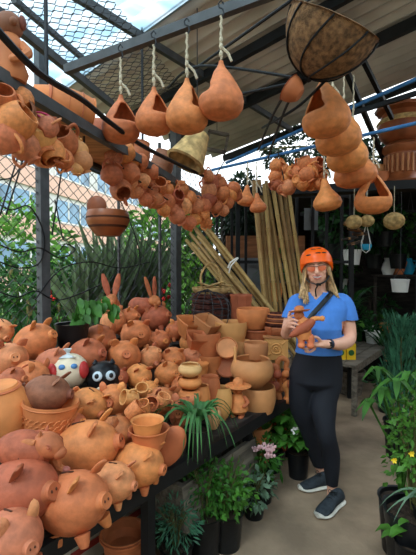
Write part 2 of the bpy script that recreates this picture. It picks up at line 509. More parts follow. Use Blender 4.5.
cw = [([(0, 205), (12, 210), (30, 207), (44, 235), (40, 262), (20, 268), (0, 262)], 'rusty looped iron rod curling at the far left of the fence'),
      ([(0, 245), (20, 252), (40, 248), (60, 258), (75, 250), (66, 244), (60, 250)], 'scrolled iron rod crossing the post at leaf height'),
      ([(35, 300), (60, 270), (90, 262), (120, 268), (150, 262)], 'long bowed wire crossing low behind the spiky leaves'),
      ([(55, 200), (60, 225), (64, 240), (72, 236)], 'short twisted iron hook hanging on the mesh below the clay wall pocket'),
      ([(0, 292), (18, 297), (36, 291), (60, 300), (100, 285)], 'loose wire strand lying low along the mesh above the pigs'),
      ([(0, 180), (14, 176), (22, 160), (16, 144), (0, 150)], 'black iron curl at the upper left of the fence'),
      ([(120, 200), (135, 235), (140, 265), (128, 300)], 'thin dark stem of wire hanging down the mesh mid fence')]
for pts, lb in cw: cable('wrought_iron_scroll', [PF(a_, b_) for a_, b_ in pts], .0055, 'blacksteel', lb, 'wire')
for i, (xa, ya, xb, yb, lb) in enumerate(((20, 150, 0, 215, 'left strand of the pair of slanting black cords by the left post'), (26, 150, 6, 215, 'right strand of the pair of slanting black cords by the left post'), (62, 168, 52, 235, 'slanting black cord just right of the left post'))):
    cable('slanting_cord', [PF(xa, ya, -.06), PF((xa + xb) / 2, (ya + yb) / 2, -.06), PF(xb, yb, -.06)], .006, 'cord', lb, 'cord')
# --- facade across the street
M['brick'] = mat('pink_brick', (234, 192, 172), rough=.9, var=.08, scale=30)
M['facade'] = mat('pale_render', (222, 220, 216), rough=.9, var=.05)
M['winglass'] = mat('blue_window_glass', (112, 150, 178), rough=.12, var=.35, scale=.8, spec=.6)
fd = Vector((.2, .98, 0)).normalized(); fn = Vector((.98, -.2, 0)).normalized(); f0 = Vector((-8.9, 10.5, 0))
root = empty('apartment_building', f0, 'pink brick building with blue window bands beyond the wire fence', 'building')
def FB(a_, b_, z0, z1, dep): 
    c = f0 + fd * (a_ + b_) / 2 + fn * dep / 2 + Z * (z0 + z1) / 2
    return c, (b_ - a_, abs(dep), z1 - z0)
x = MB(); c, sz = FB(0, 46, 0, 8.6, -4); x.box(c, sz, R=facing(fd)); part(x, 'wall', 'facade', root, smooth=False)
x = MB()
for k in range(4):
    c, sz = FB(0, 46, .62 + k * 2.15, 1.4 + k * 2.15, .12); x.box(c, sz, R=facing(fd))
part(x, 'brick_band', 'brick', root, smooth=False)
for k in range(4):
    for j in range(11):
        if k == 3 and j > 7: continue
        a_ = .35 + j * 4.1
        x = MB(); c, sz = FB(a_, a_ + 3.3, 1.5 + k * 2.15, 2.55 + k * 2.15, .05); x.box(c, sz, R=facing(fd))
        wdw = part(x, 'window', 'winglass', root, smooth=False)
        x = MB(); c, sz = FB(a_ - .04, a_ + 3.34, 1.46 + k * 2.15, 1.53 + k * 2.15, .09); x.box(c, sz, R=facing(fd))
        for q in (0, 1.1, 2.2, 3.3):
            c, sz = FB(a_ + q - .04, a_ + q + .04, 1.5 + k * 2.15, 2.55 + k * 2.15, .09); x.box(c, sz, R=facing(fd))
        _sub(x, 'window_frame', 'white', wdw, root, None, False)
# --- outdoor planting
def leafcloud(mb_, c, rad, n, size, seed, wr=.45, droop=.2, shell=.35):
    r_ = random.Random(seed)
    for i in range(n):
        u_ = r_.uniform(-1, 1); a_ = r_.uniform(0, 2 * PI); q = shell + (1 - shell) * r_.random() ** .6
        d = Vector((math.cos(a_) * math.sqrt(1 - u_ * u_), math.sin(a_) * math.sqrt(1 - u_ * u_), u_))
        k = 1 + .28 * noise.noise(d * 2.2 + Vector((seed, 0, 0)))
        p = Vector(c) + Vector((d.x * rad[0], d.y * rad[1], d.z * rad[2])) * q * k
        h = (d + Vector((r_.uniform(-.8, .8), r_.uniform(-.8, .8), r_.uniform(-.8, .6)))).normalized()
        s_ = size * r_.uniform(.6, 1.3); sd_ = h.cross(Vector((r_.uniform(-1, 1), r_.uniform(-1, 1), r_.uniform(-1, 1))))
        mb_.blade([p, p + h * s_ * .5 - Z * s_ * .02, p + h * s_ - Z * s_ * droop], s_ * wr, side=sd_, fold=.12, prof=lambda t_: (.25, 1, .05)[round(t_ * 2)])
def tree(px, pyc, d, rx, rz, label, m='leaf', n=900, size=.3, seed=1, trunk=True):
    c = P(px, pyc, d); root = empty('leafy_tree', (c.x, c.y, 0), label, 'tree', 'trees and bushes beyond the wire fence')
    x = MB(); leafcloud(x, c, (rx, rx, rz), n, size, seed); part(x, 'foliage', m, root)
    x = MB(); x.tube([(c.x, c.y, 0), (c.x + .05, c.y, c.z * .5), c], [.12, .09, .05], 8); part(x, 'trunk', 'stem', root)
tree(12, 262, 6.5, 1.0, 1.05, 'bright green bushy tree at the far left beyond the fence', 'leafbright', 1300, .17, 1)
tree(30, 300, 5.4, .75, .62, 'dark green low bush behind the left steel post', 'leafdark', 1100, .13, 2)
tree(84, 300, 6.0, .8, .6, 'dark bush filling the gap behind the spiky strap leaves', 'leafdark', 1000, .15, 3)
tree(168, 262, 9.0, 1.0, 1.6, 'pale green tree seen between the spiky leaves and the dark post', 'leafbright', 1100, .26, 4)
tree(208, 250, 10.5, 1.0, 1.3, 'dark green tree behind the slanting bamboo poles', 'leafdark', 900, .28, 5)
tree(120, 290, 8.2, 1.2, .8, 'mid green hedge-like bush low behind the strap leaves, beside the red blossoms', 'leaf', 900, .22, 6)
# red blossom bushes
for px_, py_, lb in ((59, 303, 'small bush with red blossoms right of the left steel post'), (160, 296, 'small bush with orange-red blossoms near the dark post')):
    c = P(px_, py_, 5.0); root = empty('flowering_bush', (c.x, c.y, 0), lb, 'bush')
    x = MB(); leafcloud(x, c - Z * .1, (.22, .22, .3), 150, .09, px_); part(x, 'foliage', 'leaf', root)
    x = MB(); r_ = random.Random(px_)
    for i in range(16): x.ball(c + Vector((r_.uniform(-.2, .2), r_.uniform(-.22, 0), r_.uniform(-.05, .15))), .028, 6)
    M.setdefault('blossom', mat('red_blossom', (206, 48, 44), rough=.7)); part(x, 'blossoms', 'blossom', root)
    x = MB(); x.tube([(c.x, c.y, 0), c], .02, 5); part(x, 'stem', 'stem', root)
# spiky strap-leaved plants behind the fence
M['yucca'] = mat('dusty_strap_leaf', (74, 94, 66), **G)
def strapplant(px, d, zb, n, hgt, wd, label, seed, spread=.55, m='yucca', lean=0):
    r_ = random.Random(seed); c = P(px, 300, d); c.z = zb
    root = empty('spiky_yucca', (c.x, c.y, 0), label, 'plant', 'spiky strap-leaved plants behind the fence')
    x = MB()
    for i in range(n):
        a_ = r_.uniform(0, 2 * PI); k = r_.uniform(.1, 1) * spread; h = hgt * r_.uniform(.65, 1.05)
        o_ = Vector((math.cos(a_), math.sin(a_) * .5, 0)); o_.x += lean
        pts = [c + o_ * .04 + o_ * k * h * (j / 6) ** 1.35 + Z * (h * (j / 6) * (1 - .28 * k * (j / 6) ** 2)) for j in range(7)]
        x.blade(pts, wd * r_.uniform(.8, 1.2), side=Vector((1, .25 * math.cos(a_), 0)), fold=.2, prof=lambda t_: (.55 + .45 * math.sin(PI * min(1, t_ * 1.3))) * (1 - t_ ** 4) + .02)
    part(x, 'leaves', m, root)
    x = MB(); x.tube([(c.x, c.y, 0), c + Z * .08], [.09, .06], 8); part(x, 'trunk', 'stem', root)
strapplant(108, 4.45, .85, 30, 1.35, .085, 'tall spiky plant with long green straps under the striped wall pocket', 21)
strapplant(136, 4.75, .8, 44, 1.4, .085, 'spiky strap-leaved plant in the middle of the fence', 22)
strapplant(84, 4.3, .85, 22, 1.1, .08, 'spiky strap-leaved plant nearest the left steel post', 23, lean=-.15)
strapplant(156, 5.3, .8, 20, 1.4, .08, 'spiky strap-leaved plant nearest the dark post by the bamboo', 24, .4)
# ================================================================ clay pig
def pot_profile(r0, r1, h, th=.06, belly=0.0, rim=0.0, foot=0.0, n=8):
    """open pot: base radius r0, rim radius r1, height h, bulging by belly"""
    o = []; i_ = []
    for k in range(n + 1):
        t_ = k / n; r = r0 + (r1 - r0) * t_ + belly * math.sin(PI * t_)
        o.append((r, h * t_)); 
        if k > 0: i_.append((max(.01, r - th), h * t_ if k == n else max(th, h * t_)))
    pr = [(0, 0), (r0 + foot, 0)]
    if foot: pr += [(r0 + foot, h * .05), (r0, h * .07)]
    pr += o[1:-1]
    R_ = o[-1][0]
    if rim: pr += [(R_, h - rim * 1.2), (R_ + rim * .7, h - rim), (R_ + rim * .8, h - rim * .2), (R_ + rim * .3, h)]
    else: pr += [(R_, h - .01), (R_ - th * .25, h)]
    pr += [(R_ - th * .8, h - .005)] + [(a, b) for a, b in reversed(i_[:-1])] + [(0, th)]
    return pr
def make_pig(kind=0):
    root = empty('clay_pig', (0, 0, 0)); c = Vector((0, 0, .45)); L_ = lambda o: o
    ry = .43 if kind != 1 else .40
    x = MB()
    m_ = 16; secs = []
    for i in range(1, m_):
        a_ = PI * i / m_; X_ = -math.cos(a_); rr = math.sin(a_) ** .92
        if X_ > .3: rr *= 1 - .13 * (X_ - .3)
        secs.append((c + Vector((X_ * .5, 0, .02 * X_)), Vector((0, -ry * rr, 0)), Vector((0, 0, (ry - .01) * rr))))
    x.rings(secs, 24); x.build('body', 'orange', root)
    x = MB(); sn = c + Vector((.44, 0, .0))
    X_ = Matrix.Translation(sn) @ Matrix.Rotation(PI / 2, 4, 'Y')
    x.lathe([(.0, 0), (.15, .0), (.115, .045), (.098, .075), (.104, .1), (.096, .116), (.06, .112), (0, .11)], 16, X_); s_ = x.build('snout', 'orange', root)
    x = MB()
    for sy in (-1, 1): x.ball(sn + Vector((.112, sy * .034, .008)), (.01, .015, .02), 8)
    x.build('nostrils', 'groove', s_)  # dark balls stand in for the shade inside the holes
    for sy in (-1, 1):
        x = MB()   # ear: folded leaf of clay with thickness
        base = c + Vector((.25, sy * .21, .28)); tip = base + Vector((.16 if kind != 2 else -.02, sy * .07, .12 if kind != 2 else .2))
        d = tip - base
        secs = []
        for k in range(7):
            t_ = k / 6; w_ = .092 * math.sqrt(max(.0, 1 - t_ ** 1.7)) + .006; p = base + d * t_ + Vector((.03 * math.sin(PI * t_), 0, .03 * math.sin(PI * t_)))
            secs.append((p, Vector((0, w_, -w_ * .3 * sy)), Vector((.032 * (1 - t_ * .6), 0, -.016))))
        x.rings(secs, 12); x.build('ear', 'orange', root)
        x = MB(); e = c + Vector((.375, sy * .17, .13)); X2 = Matrix.Translation(e) @ facing(Vector((.8, sy * .42, .34))).to_4x4() @ Matrix.Rotation(PI / 2, 4, 'Y')
        x.lathe([(.028, 0), (.04, .012), (.05, .0), (.06, -.02)], 12, X2); x.ball(e, .022, 8); x.build('eye', 'orange', root)
        for sx in (-.2, .24):
            x = MB(); x.tube([c + Vector((sx, sy * .2, -.3)), c + Vector((sx + .02, sy * .22, -.4)), c + Vector((sx + .02, sy * .225, -.44))], [.1, .07, .055], 10); x.build('leg', 'orange', root)
    x = MB(); x.box(c + Vector((0, 0, ry - .015)), (.2, .025, .03)); x.build('coin_slot', 'groove', root, smooth=False)  # slot is a dark box, its inner shade given by colour
    x = MB(); x.chain([c + Vector((-.48, 0, .08)), c + Vector((-.55, .03, .12)), c + Vector((-.53, .05, .18)), c + Vector((-.49, .01, .16))], [.03, .026, .02, .012], 6, sub=3); x.build('tail', 'orange', root)
    protos.append(root); return root
pigs = [make_pig(0), make_pig(1), make_pig(2)]
def pile(px, py, lift=0.0):
    o = Vector((0, 0, CAMZ)); d = P(px, py, 1) - o
    # z - .72 - lift - .35*s = 0 ; s = (p-E0).(-V)
    a = d.z - .35 * d.dot(-V); b_ = CAMZ - .72 - lift - .35 * (o - E0 - Z * 0).dot(-V)
    k = -b_ / a
    return o + d * k
def place_pig(px, py, w_, dx, dy, m, label, lift=0.0, kind=None, roll=0.0, group='clay pigs heaped on the display table', name=None):
    p = pile(px, py, lift); d = p.y
    lat = max(-.95, min(.95, dx / (w_ * .5))); up = max(-.5, min(.5, -dy / (w_ * .5)))
    tow = math.sqrt(max(.02, 1 - lat * lat - up * up))
    view = Vector((p.x, p.y, p.z - CAMZ)).normalized(); right = Vector((view.y, -view.x, 0)).normalized(); upv = right.cross(view)
    f = right * lat + upv * up - view * tow
    R = facing(f)
    if roll: R = R @ Matrix.Rotation(roll, 3, 'X')
    sil = .86 + .16 * abs(lat)
    L_ = w_ * (p - Vector((0, 0, CAMZ))).length / F / sil
    k = kind if kind is not None else rnd.choice((0, 1, 2))
    return inst(pigs[k], p - R @ Vector((0, 0, .45 * L_)), R, L_, label, 'piggy bank', group, m, name)
PG = [  # px py width snoutdx snoutdy material label
 (1, 331, 24, 4, 8, 'pink', 'clay pig cut off by the left edge, highest of those at the left'),
 (35, 343, 40, 14, -6, 'orange', 'large smooth orange clay pig facing right, high at the left beside the black plant pot'),
 (9, 361, 36, 4, -2, 'pink', 'clay pig looking straight out at the far left, below the cut-off pig'),
 (31, 377, 34, 11, 5, 'orange', 'orange clay pig with a low snout, squeezed left of the white painted pig'),
 (54, 366, 38, 16, -4, 'pink', 'pale pink clay pig turned right behind the white painted pig'),
 (87, 356, 38, 13, -2, 'red', 'reddish clay pig turned right above the black painted pig'),
 (100, 339, 32, 10, 4, 'orange', 'orange clay pig under the drooping leaves of the potted vine'),
 (113, 322, 26, 5, -6, 'pink', 'pinkish clay pig just below the left rabbit'),
 (128, 318, 24, 9, -2, 'orange', 'small orange clay pig between the two rabbits, in the row below them'),
 (156, 318, 30, 12, -3, 'red', 'round reddish clay pig at the top of the heap, right of the right rabbit'),
 (136, 335, 31, 4, 0, 'orange', 'round orange clay pig facing out, below the gap between the rabbits'),
 (176, 331, 22, 4, -1, 'orange', 'small clay pig at the right end of the top row by the dark fence post'),
 (160, 340, 22, 5, 1, 'orange', 'small orange clay pig with upright ears under the round reddish one'),
 (124, 357, 33, 2, -2, 'orange', 'broad orange clay pig staring straight out, right of the black painted pig and above it'),
 (150, 358, 25, 8, -8, 'pink', 'pale clay pig with a shiny forehead in the middle of the heap'),
 (173, 359, 25, 2, 2, 'orange', 'clay pig with small round nose, up and left of the stacked jars'),
 (190, 343, 22, 3, 3, 'orange', 'clay pig with pointed ears in front of the tilted square bowls'),
 (191, 357, 22, 9, 3, 'pink', 'smooth clay pig sitting directly on top of the pale stack of round jars'),
 (168, 374, 29, 7, 0, 'orange', 'orange clay pig left of the stack of round jars'),
 (139, 376, 26, 5, 4, 'orange', 'orange clay pig just above the small cups'),
 (118, 378, 20, 2, 0, 'red', 'small reddish clay pig tucked right of the black painted pig'),
 (89, 405, 35, 10, 10, 'orange', 'orange clay pig looking down, below the black painted pig'),
 (114, 400, 32, -4, 2, 'orange', 'orange clay pig left of the cluster of small cups'),
 (161, 401, 32, 8, 2, 'red', 'reddish clay pig behind and right of the small cups'),
 (72, 427, 28, 9, -3, 'orange', 'orange clay pig wedged between the carved bowl and the biggest pig'),
 (116, 433, 36, 13, 2, 'red', 'reddish clay pig between the biggest pig and the double bowl'),
 (86, 449, 62, 27, -3, 'orange', 'biggest orange clay pig, side-on in the centre front of the heap'),
 (139, 464, 46, 20, 6, 'orange', 'orange clay pig on the table edge under the double bowl'),
 (113, 482, 40, 17, 5, 'pink', 'pink clay pig on the table edge between the two large orange ones'),
 (74, 502, 62, 22, 3, 'orange', 'large orange clay pig with engraved eye at the front table edge'),
 (20, 492, 66, 21, 4, 'red', 'large dark-toned clay pig under the clay bull calf at the left'),
 (11, 540, 50, 12, 8, 'pink', 'clay pig in the bottom left corner looking out over the table end'),
 (186, 414, 34, -6, 0, 'red', 'reddish clay pig half hidden behind the spider plant'),
 (148, 392, 24, 4, 2, 'orange', 'clay pig under the small cups'),
 (66, 402, 26, 4, 0, 'pink', 'pinkish clay pig in the shade right of the dark upturned pig'),
 (52, 445, 26, 3, 0, 'red', 'reddish clay pig in the gap behind the bull calf'),
 (101, 378, 22, 3, 6, 'orange', 'orange clay pig in the shadow under the black painted pig'),
 (150, 340, 20, 3, 0, 'red', 'small reddish clay pig filling the gap behind the middle row'),
 (182, 386, 22, 5, 0, 'orange', 'orange clay pig hemmed in left of the jar stack'),
 (14, 380, 26, 8, 0, 'red', 'dull red clay pig above the large bowl at the left edge'),
 (140, 442, 26, 8, 0, 'red', 'dull red clay pig in the shade directly under the double bowl'),
]
for i, (px_, py_, w_, dx_, dy_, m_, lb_) in enumerate(PG):
    lift = -.03 if i in (33, 34, 35, 36, 37, 40) else 0
    k = 2 if i in (12, 16) else (1 if w_ > 50 else None)
    place_pig(px_, py_, w_, dx_, dy_, m_, lb_, lift, k)
# dark pig nosing out of the carved bowl
def pot(name, px, py, wpx, hpx, m, label, cat='pot', lift=0.0, r0=.8, belly=.0, rim=.0, tilt=None, foot=0, p=None, group=None, n=26, th=.09, wob=None, parts=None, d=None):
    """px,py: centre of the pot; wpx widest width, hpx height in pixels; unit radius profile"""
    if p is None: p = pile(px, py, lift) if d is None else P(px, py, d)
    L_ = (p - Vector((0, 0, CAMZ))).length
    w_ = wpx * L_ / F; h = hpx * L_ / F * .97
    R_ = w_ / 2
    R = Matrix.Identity(3)
    if tilt is not None: R = axisR(tilt)
    base = p - R @ Vector((0, 0, h / 2))
    root = empty(name, base, label, cat, group, R=R)
    x = MB()
    pk = max(1.0, 1 + 0)  # rim radius scale
    prof = pot_profile(R_ * r0, R_ * (1 - 0), h, R_ * th, R_ * belly, R_ * rim, R_ * foot)
    mx_ = max(a for a, b in prof); prof = [(a * R_ / mx_, b) for a, b in prof]
    x.lathe(prof, n, wob=wob); x.build('body', m, root)
    if parts: parts(root, R_, h)
    return root
def ringpart(nm, zf, rf, tf, m):
    def f(root, R_, h):
        x = MB(); a = R_ * rf; b_ = R_ * tf; z0 = h * zf
        x.lathe([(a - b_, z0 - b_ * .5), (a, z0 - b_), (a + b_, z0), (a, z0 + b_), (a - b_, z0 + b_ * .5)], 26); x.build(nm, m, root)
    return f
pot('clay_bowl', 1, 410, 54, 46, 'orange', 'large smooth orange clay bowl turned upside down, cut off by the left edge', 'bowl', .02, r0=.62, belly=.3, rim=.07, tilt=(.05, .1, -1), parts=ringpart('foot_ring', .06, .62, .05, 'orange'))
def carved(root, R_, h):
    x = MB()
    for k in range(26):
        a_ = 2 * PI * k / 26; 
        for q, (z0, z1) in enumerate(((.3, .42), (.48, .6))):
            pts = [(R_ * (.93 + .04 * z) * math.cos(a_ + o_), R_ * (.93 + .04 * z) * math.sin(a_ + o_), h * z) for z, o_ in ((z0, -.1), ((z0 + z1) / 2 + .04, 0), (z1, .1))]
            x.tube(pts, R_ * .018, 5)
    x.build('carved_pattern', 'orange', root)
    ringpart('rim', .9, .97, .05, 'orange')(root, R_, h)
pot('clay_bowl', 50, 415, 48, 28, 'orange', 'carved orange clay bowl with a dark pig sitting in it', 'bowl', .06, r0=.82, parts=carved, tilt=(.1, 0, 1))
place_pig(47, 393, 42, 19, 3, 'brown', 'dark brown clay pig sitting nose down in the carved bowl', .11, 1)
# painted pigs
M['cream'] = mat('cream_paint', (226, 210, 182), rough=.45, var=.05)
M['blackpaint'] = mat('black_paint', (22, 22, 24), rough=.3, var=.05)
M['redpaint'] = mat('red_paint', (186, 52, 50), rough=.45, var=.08)
M['bluepaint'] = mat('blue_paint', (82, 132, 186), rough=.4, var=.08)
def bank(px, py, w_, base, label, deco):
    p = pile(px, py, .0); L_ = (p - Vector((0, 0, CAMZ))).length; r = w_ * L_ / F / 2
    view = Vector((p.x, p.y, p.z - CAMZ)).normalized(); R = facing(-view)
    root = empty('painted_coin_bank', p - R @ Vector((0, 0, r)), label, 'piggy bank', R=R)
    x = MB(); x.ball((0, 0, r), (r * .95, r, r * .9), 24); x.build('body', base, root)
    deco(root, r); return root
def patch(mb_, r, y, z, a, b_, th=.012, rot=0, x_=None):
    """raised disc of paint on the front of the ball"""
    yy, zz = y * r, z * r
    xx = math.sqrt(max(0, 1 - y * y - (z / .9) ** 2)) * r * .95
    nrm = Vector((xx / .9, yy, zz / .8)).normalized()
    mb_.ball((xx, yy, r + zz), (th * 1.0, a * r, b_ * r), 14, R=facing(nrm))
def deco1(root, r):
    for sy in (-1, 1):
        x = MB(); patch(x, r, sy * .74, .0, .3, .42, .02); x.build('red_side', 'redpaint', root)
        x = MB(); patch(x, r, sy * .28, .2, .16, .13, .012); x.build('blue_spot', 'bluepaint', root)
    x = MB(); X_ = Matrix.Translation((r * .3, 0, r * 1.74)); x.lathe([(.5 * r, -.12 * r), (.26 * r, .02 * r), (.08 * r, .1 * r), (.07 * r, .15 * r), (.2 * r, .32 * r), (.16 * r, .36 * r)], 14, X_, wob=lambda t_, z: 1 + .22 * math.sin(5 * t_ + z * 90)); 
    M['cling'] = mat('clear_plastic_wrap', (212, 220, 222), rough=.2, var=.1, spec=.7); x.build('plastic_wrap_knot', 'cling', root)
def deco2(root, r):
    x = MB(); 
    for sy in (-1, 1): patch(x, r, sy * .34, .05, .27, .27, .014)
    x.build('painted_eye_rings', M.setdefault('palegrey', mat('pale_grey_paint', (190, 204, 212), rough=.4)), root)
    x = MB()
    for sy in (-1, 1): patch(x, r, sy * .34, .05, .15, .16, .022)
    x.build('painted_pupils', 'blackpaint', root)
    x = MB(); patch(x, r, 0, -.62, .42, .2, .012); x.build('belly', 'cream', root)
    x = MB()
    for sy in (-1, 1): x.rings([(Vector((.3 * r, sy * .45 * r, r * 1.72 + k * .06 * r)), Vector((.16 * r * (1 - k / 5), 0, 0)), Vector((0, .2 * r * (1 - k / 5), 0))) for k in range(5)], 10)
    x.build('ear_tips', 'blackpaint', root)
bank(68, 371, 37, 'cream', 'round cream coin bank with red sides, knotted in clear plastic', deco1)
bank(104, 377, 34, 'blackpaint', 'round black painted coin bank with big pale ringed eyes', deco2)
# ---- rabbits
def make_rabbit():
    root = empty('clay_rabbit', (0, 0, 0))
    x = MB(); x.rings([(Vector((-.5 + .1 * i, 0, .32 + .03 * math.sin(i))), Vector((0, -.3 * math.sin(PI * (i + .6) / 10.6) ** .7, 0)), Vector((0, 0, .3 * math.sin(PI * (i + .6) / 10.6) ** .7))) for i in range(11)], 18); x.build('body', 'red', root)
    x = MB(); x.ball((.5, 0, .52), (.2, .16, .17), 14); x.ball((.64, 0, .46), (.1, .09, .09), 10); h = x.build('head', 'red', root)
    for sy in (-1, 1):
        x = MB(); b = Vector((.44, sy * .08, .62)); 
        x.rings([(b + Vector((-.12 * k / 8, sy * .14 * k / 8, .62 * k / 8)), Vector((.01, .022 + .075 * math.sin(PI * (k + .8) / 9.4), 0)), Vector((.028, 0, .01))) for k in range(9)], 10); x.build('ear', 'red', root)
        x = MB(); x.tube([(.34, sy * .15, .3), (.42, sy * .17, .04)], [.09, .06], 8); x.tube([(-.28, sy * .2, .24), (-.1, sy * .22, .05)], [.14, .07], 8); x.build('leg', 'red', root)
    protos.append(root); return root
rab = make_rabbit()
for px_, py_, w_, lat, lb in ((110, 306, 30, .1, 'tall-eared reddish clay rabbit atop the heap, left one by the vine'), (142, 307, 34, .75, 'tall-eared reddish clay rabbit atop the heap, right one by the fence post')):
    p = pile(px_, py_, .05); view = Vector((p.x, p.y, 0)).normalized(); right = Vector((view.y, -view.x, 0))
    R = facing(right * lat - view * math.sqrt(1 - lat * lat)); L_ = w_ * p.y / F * (1.15 if lat < .5 else .95)
    inst(rab, p - Vector((0, 0, .3 * L_)), R, L_, lb, 'figurine', 'clay rabbits')
# ---- bull calf figure on the left pig
p = pile(26, 452, .1); L_ = p.length * 0 + (p - Vector((0, 0, CAMZ))).length; k_ = 54 * L_ / F
view = Vector((p.x, p.y, p.z - CAMZ)).normalized(); right = Vector((view.y, -view.x, 0)).normalized()
R = facing(right * .8 - Vector((view.x, view.y, 0)) * .6)
root = empty('clay_calf', p - R @ Vector((0, 0, .38 * k_)), 'brown-red clay calf with a floppy ear lying on the dark-toned pig', 'figurine', R=R, sc=k_)
x = MB(); x.rings([(Vector((-.5 + .1 * i, 0, .42)), Vector((0, -.3 * math.sin(PI * (i + .5) / 10.5) ** .6, 0)), Vector((0, 0, .3 * math.sin(PI * (i + .5) / 10.5) ** .6))) for i in range(10)], 20); x.build('body', 'red', root)
x = MB(); x.ball((.38, 0, .52), (.25, .2, .2), 16, R=Matrix.Rotation(.35, 3, 'Y')); x.ball((.56, 0, .42), (.12, .12, .1), 12); hd = x.build('head', 'red', root)
for sy in (-1, 1):
    x = MB(); x.rings([(Vector((.26 - .06 * k, sy * (.15 + .012 * k), .62 - .02 * k)), Vector((0, .03, .0)), Vector((.0, .01, .10 * math.sin(PI * (k + .7) / 7.4)))) for k in range(7)], 10); x.build('ear', 'red', root)
    x = MB(); x.ball((.48, sy * .165, .55), (.03, .02, .03), 8); x.lathe([(.035, 0), (.05, .01), (.06, 0)], 12, Matrix.Translation((.48, sy * .165, .55)) @ Matrix.Rotation(-sy * PI / 2, 4, 'X')); x.build('eye', 'red', root)
    x = MB(); x.tube([(.32, sy * .2, .3), (.42, sy * .22, .06), (.52, sy * .22, .02)], [.1, .07, .06], 8); x.build('leg', 'red', root)
    x = MB(); x.tube([(.3, sy * .08, .68), (.32, sy * .1, .78)], [.04, .012], 6); x.build('horn', 'red', root)
M['hoof'] = mat('pink_slip', (206, 128, 112), rough=.6)
for sy in (-1, 1):
    x = MB(); x.ball((.55, sy * .22, .04), (.08, .06, .05), 8); x.build('hoof', 'hoof', root)
# ---- double bowl and small cups
pot('clay_bowl', 149, 437, 38, 18, 'orange', 'lower of the two nested orange bowls carrying small cups', 'bowl', .1, r0=.72, rim=.06)
pot('clay_bowl', 147.5, 426, 31, 13, 'orange', 'upper of the two nested bowls carrying small cups', 'bowl', .16, r0=.8, rim=.04)
def make_cup(handle=True):
    root = empty('clay_cup', (0, 0, 0)); x = MB(); x.lathe(pot_profile(.36, .46, .9, .06, .05, .03), 18); x.build('body', 'orange', root)
    if handle:
        x = MB(); x.chain([(.42, 0, .7), (.68, 0, .72), (.72, 0, .42), (.44, 0, .25)], .055, 8, sub=4); x.build('handle', 'orange', root)
    protos.append(root); return root
cup = make_cup()
for px_, py_, w_, ax, m_, lb in ((130, 398, 16, (-.7, -.5, .3), 'tan', 'small tan cup lying on its side at the left of the cups'), (142, 391, 13, (.1, -.6, .8), 'tan', 'small cup showing its round mouth at the top of the cups'), (151, 403, 15, (.15, -.95, .25), 'orange', 'small orange cup with its mouth facing out, right of the tipped cup'),
                                (134, 411, 17, (.75, .1, .6), 'orange', 'small orange cup leaning right at the lower left of the cups'), (162, 401, 14, (.4, -.2, .9), 'pink', 'small pink cup at the right end of the cups'), (144, 408, 14, (-.2, -.4, .9), 'orange', 'small orange cup standing in the upper nested bowl')):
    p = pile(px_, py_, .14); L_ = w_ * p.y / F
    R = axisR(ax); inst(cup, p - R @ Vector((0, 0, .45 * L_)), R, L_ * 1.05, lb, 'cup', 'small cups on the double bowl', m_)
# leaning clay slab and pale upright
x = MB(); p = pile(169, 447, 0); L_ = p.y / F
x.ball((0, 0, 0), (15 * L_, 7 * L_, 24 * L_), 20, R=Matrix.Rotation(.55, 3, 'Y')); 
tag(x.build('clay_gourd', 'orange', loc=(0, 0, 0)), 'long orange clay gourd leaning beside the spider plant', 'gourd').location = p
# ================================================================ right half of the table
def TP(px, py_base, z=.602):        # a point on the table top seen at px, py_base
    return PZ(px, py_base, z)
def stackpot(name, px, py, w_, h_, d, m, label, cat='pot', **k):
    return pot(name, px, py, w_, h_, m, label, cat, d=d, **k)
def lip(root, R_, h):
    x = MB(); x.rings([(Vector((-R_ * .78, 0, h * (.75 + .13 * k))), Vector((0, R_ * (.42 - .07 * k), 0)), Vector((R_ * .07, 0, 0))) for k in range(6)], 14); x.build('raised_lip', 'tan', root)
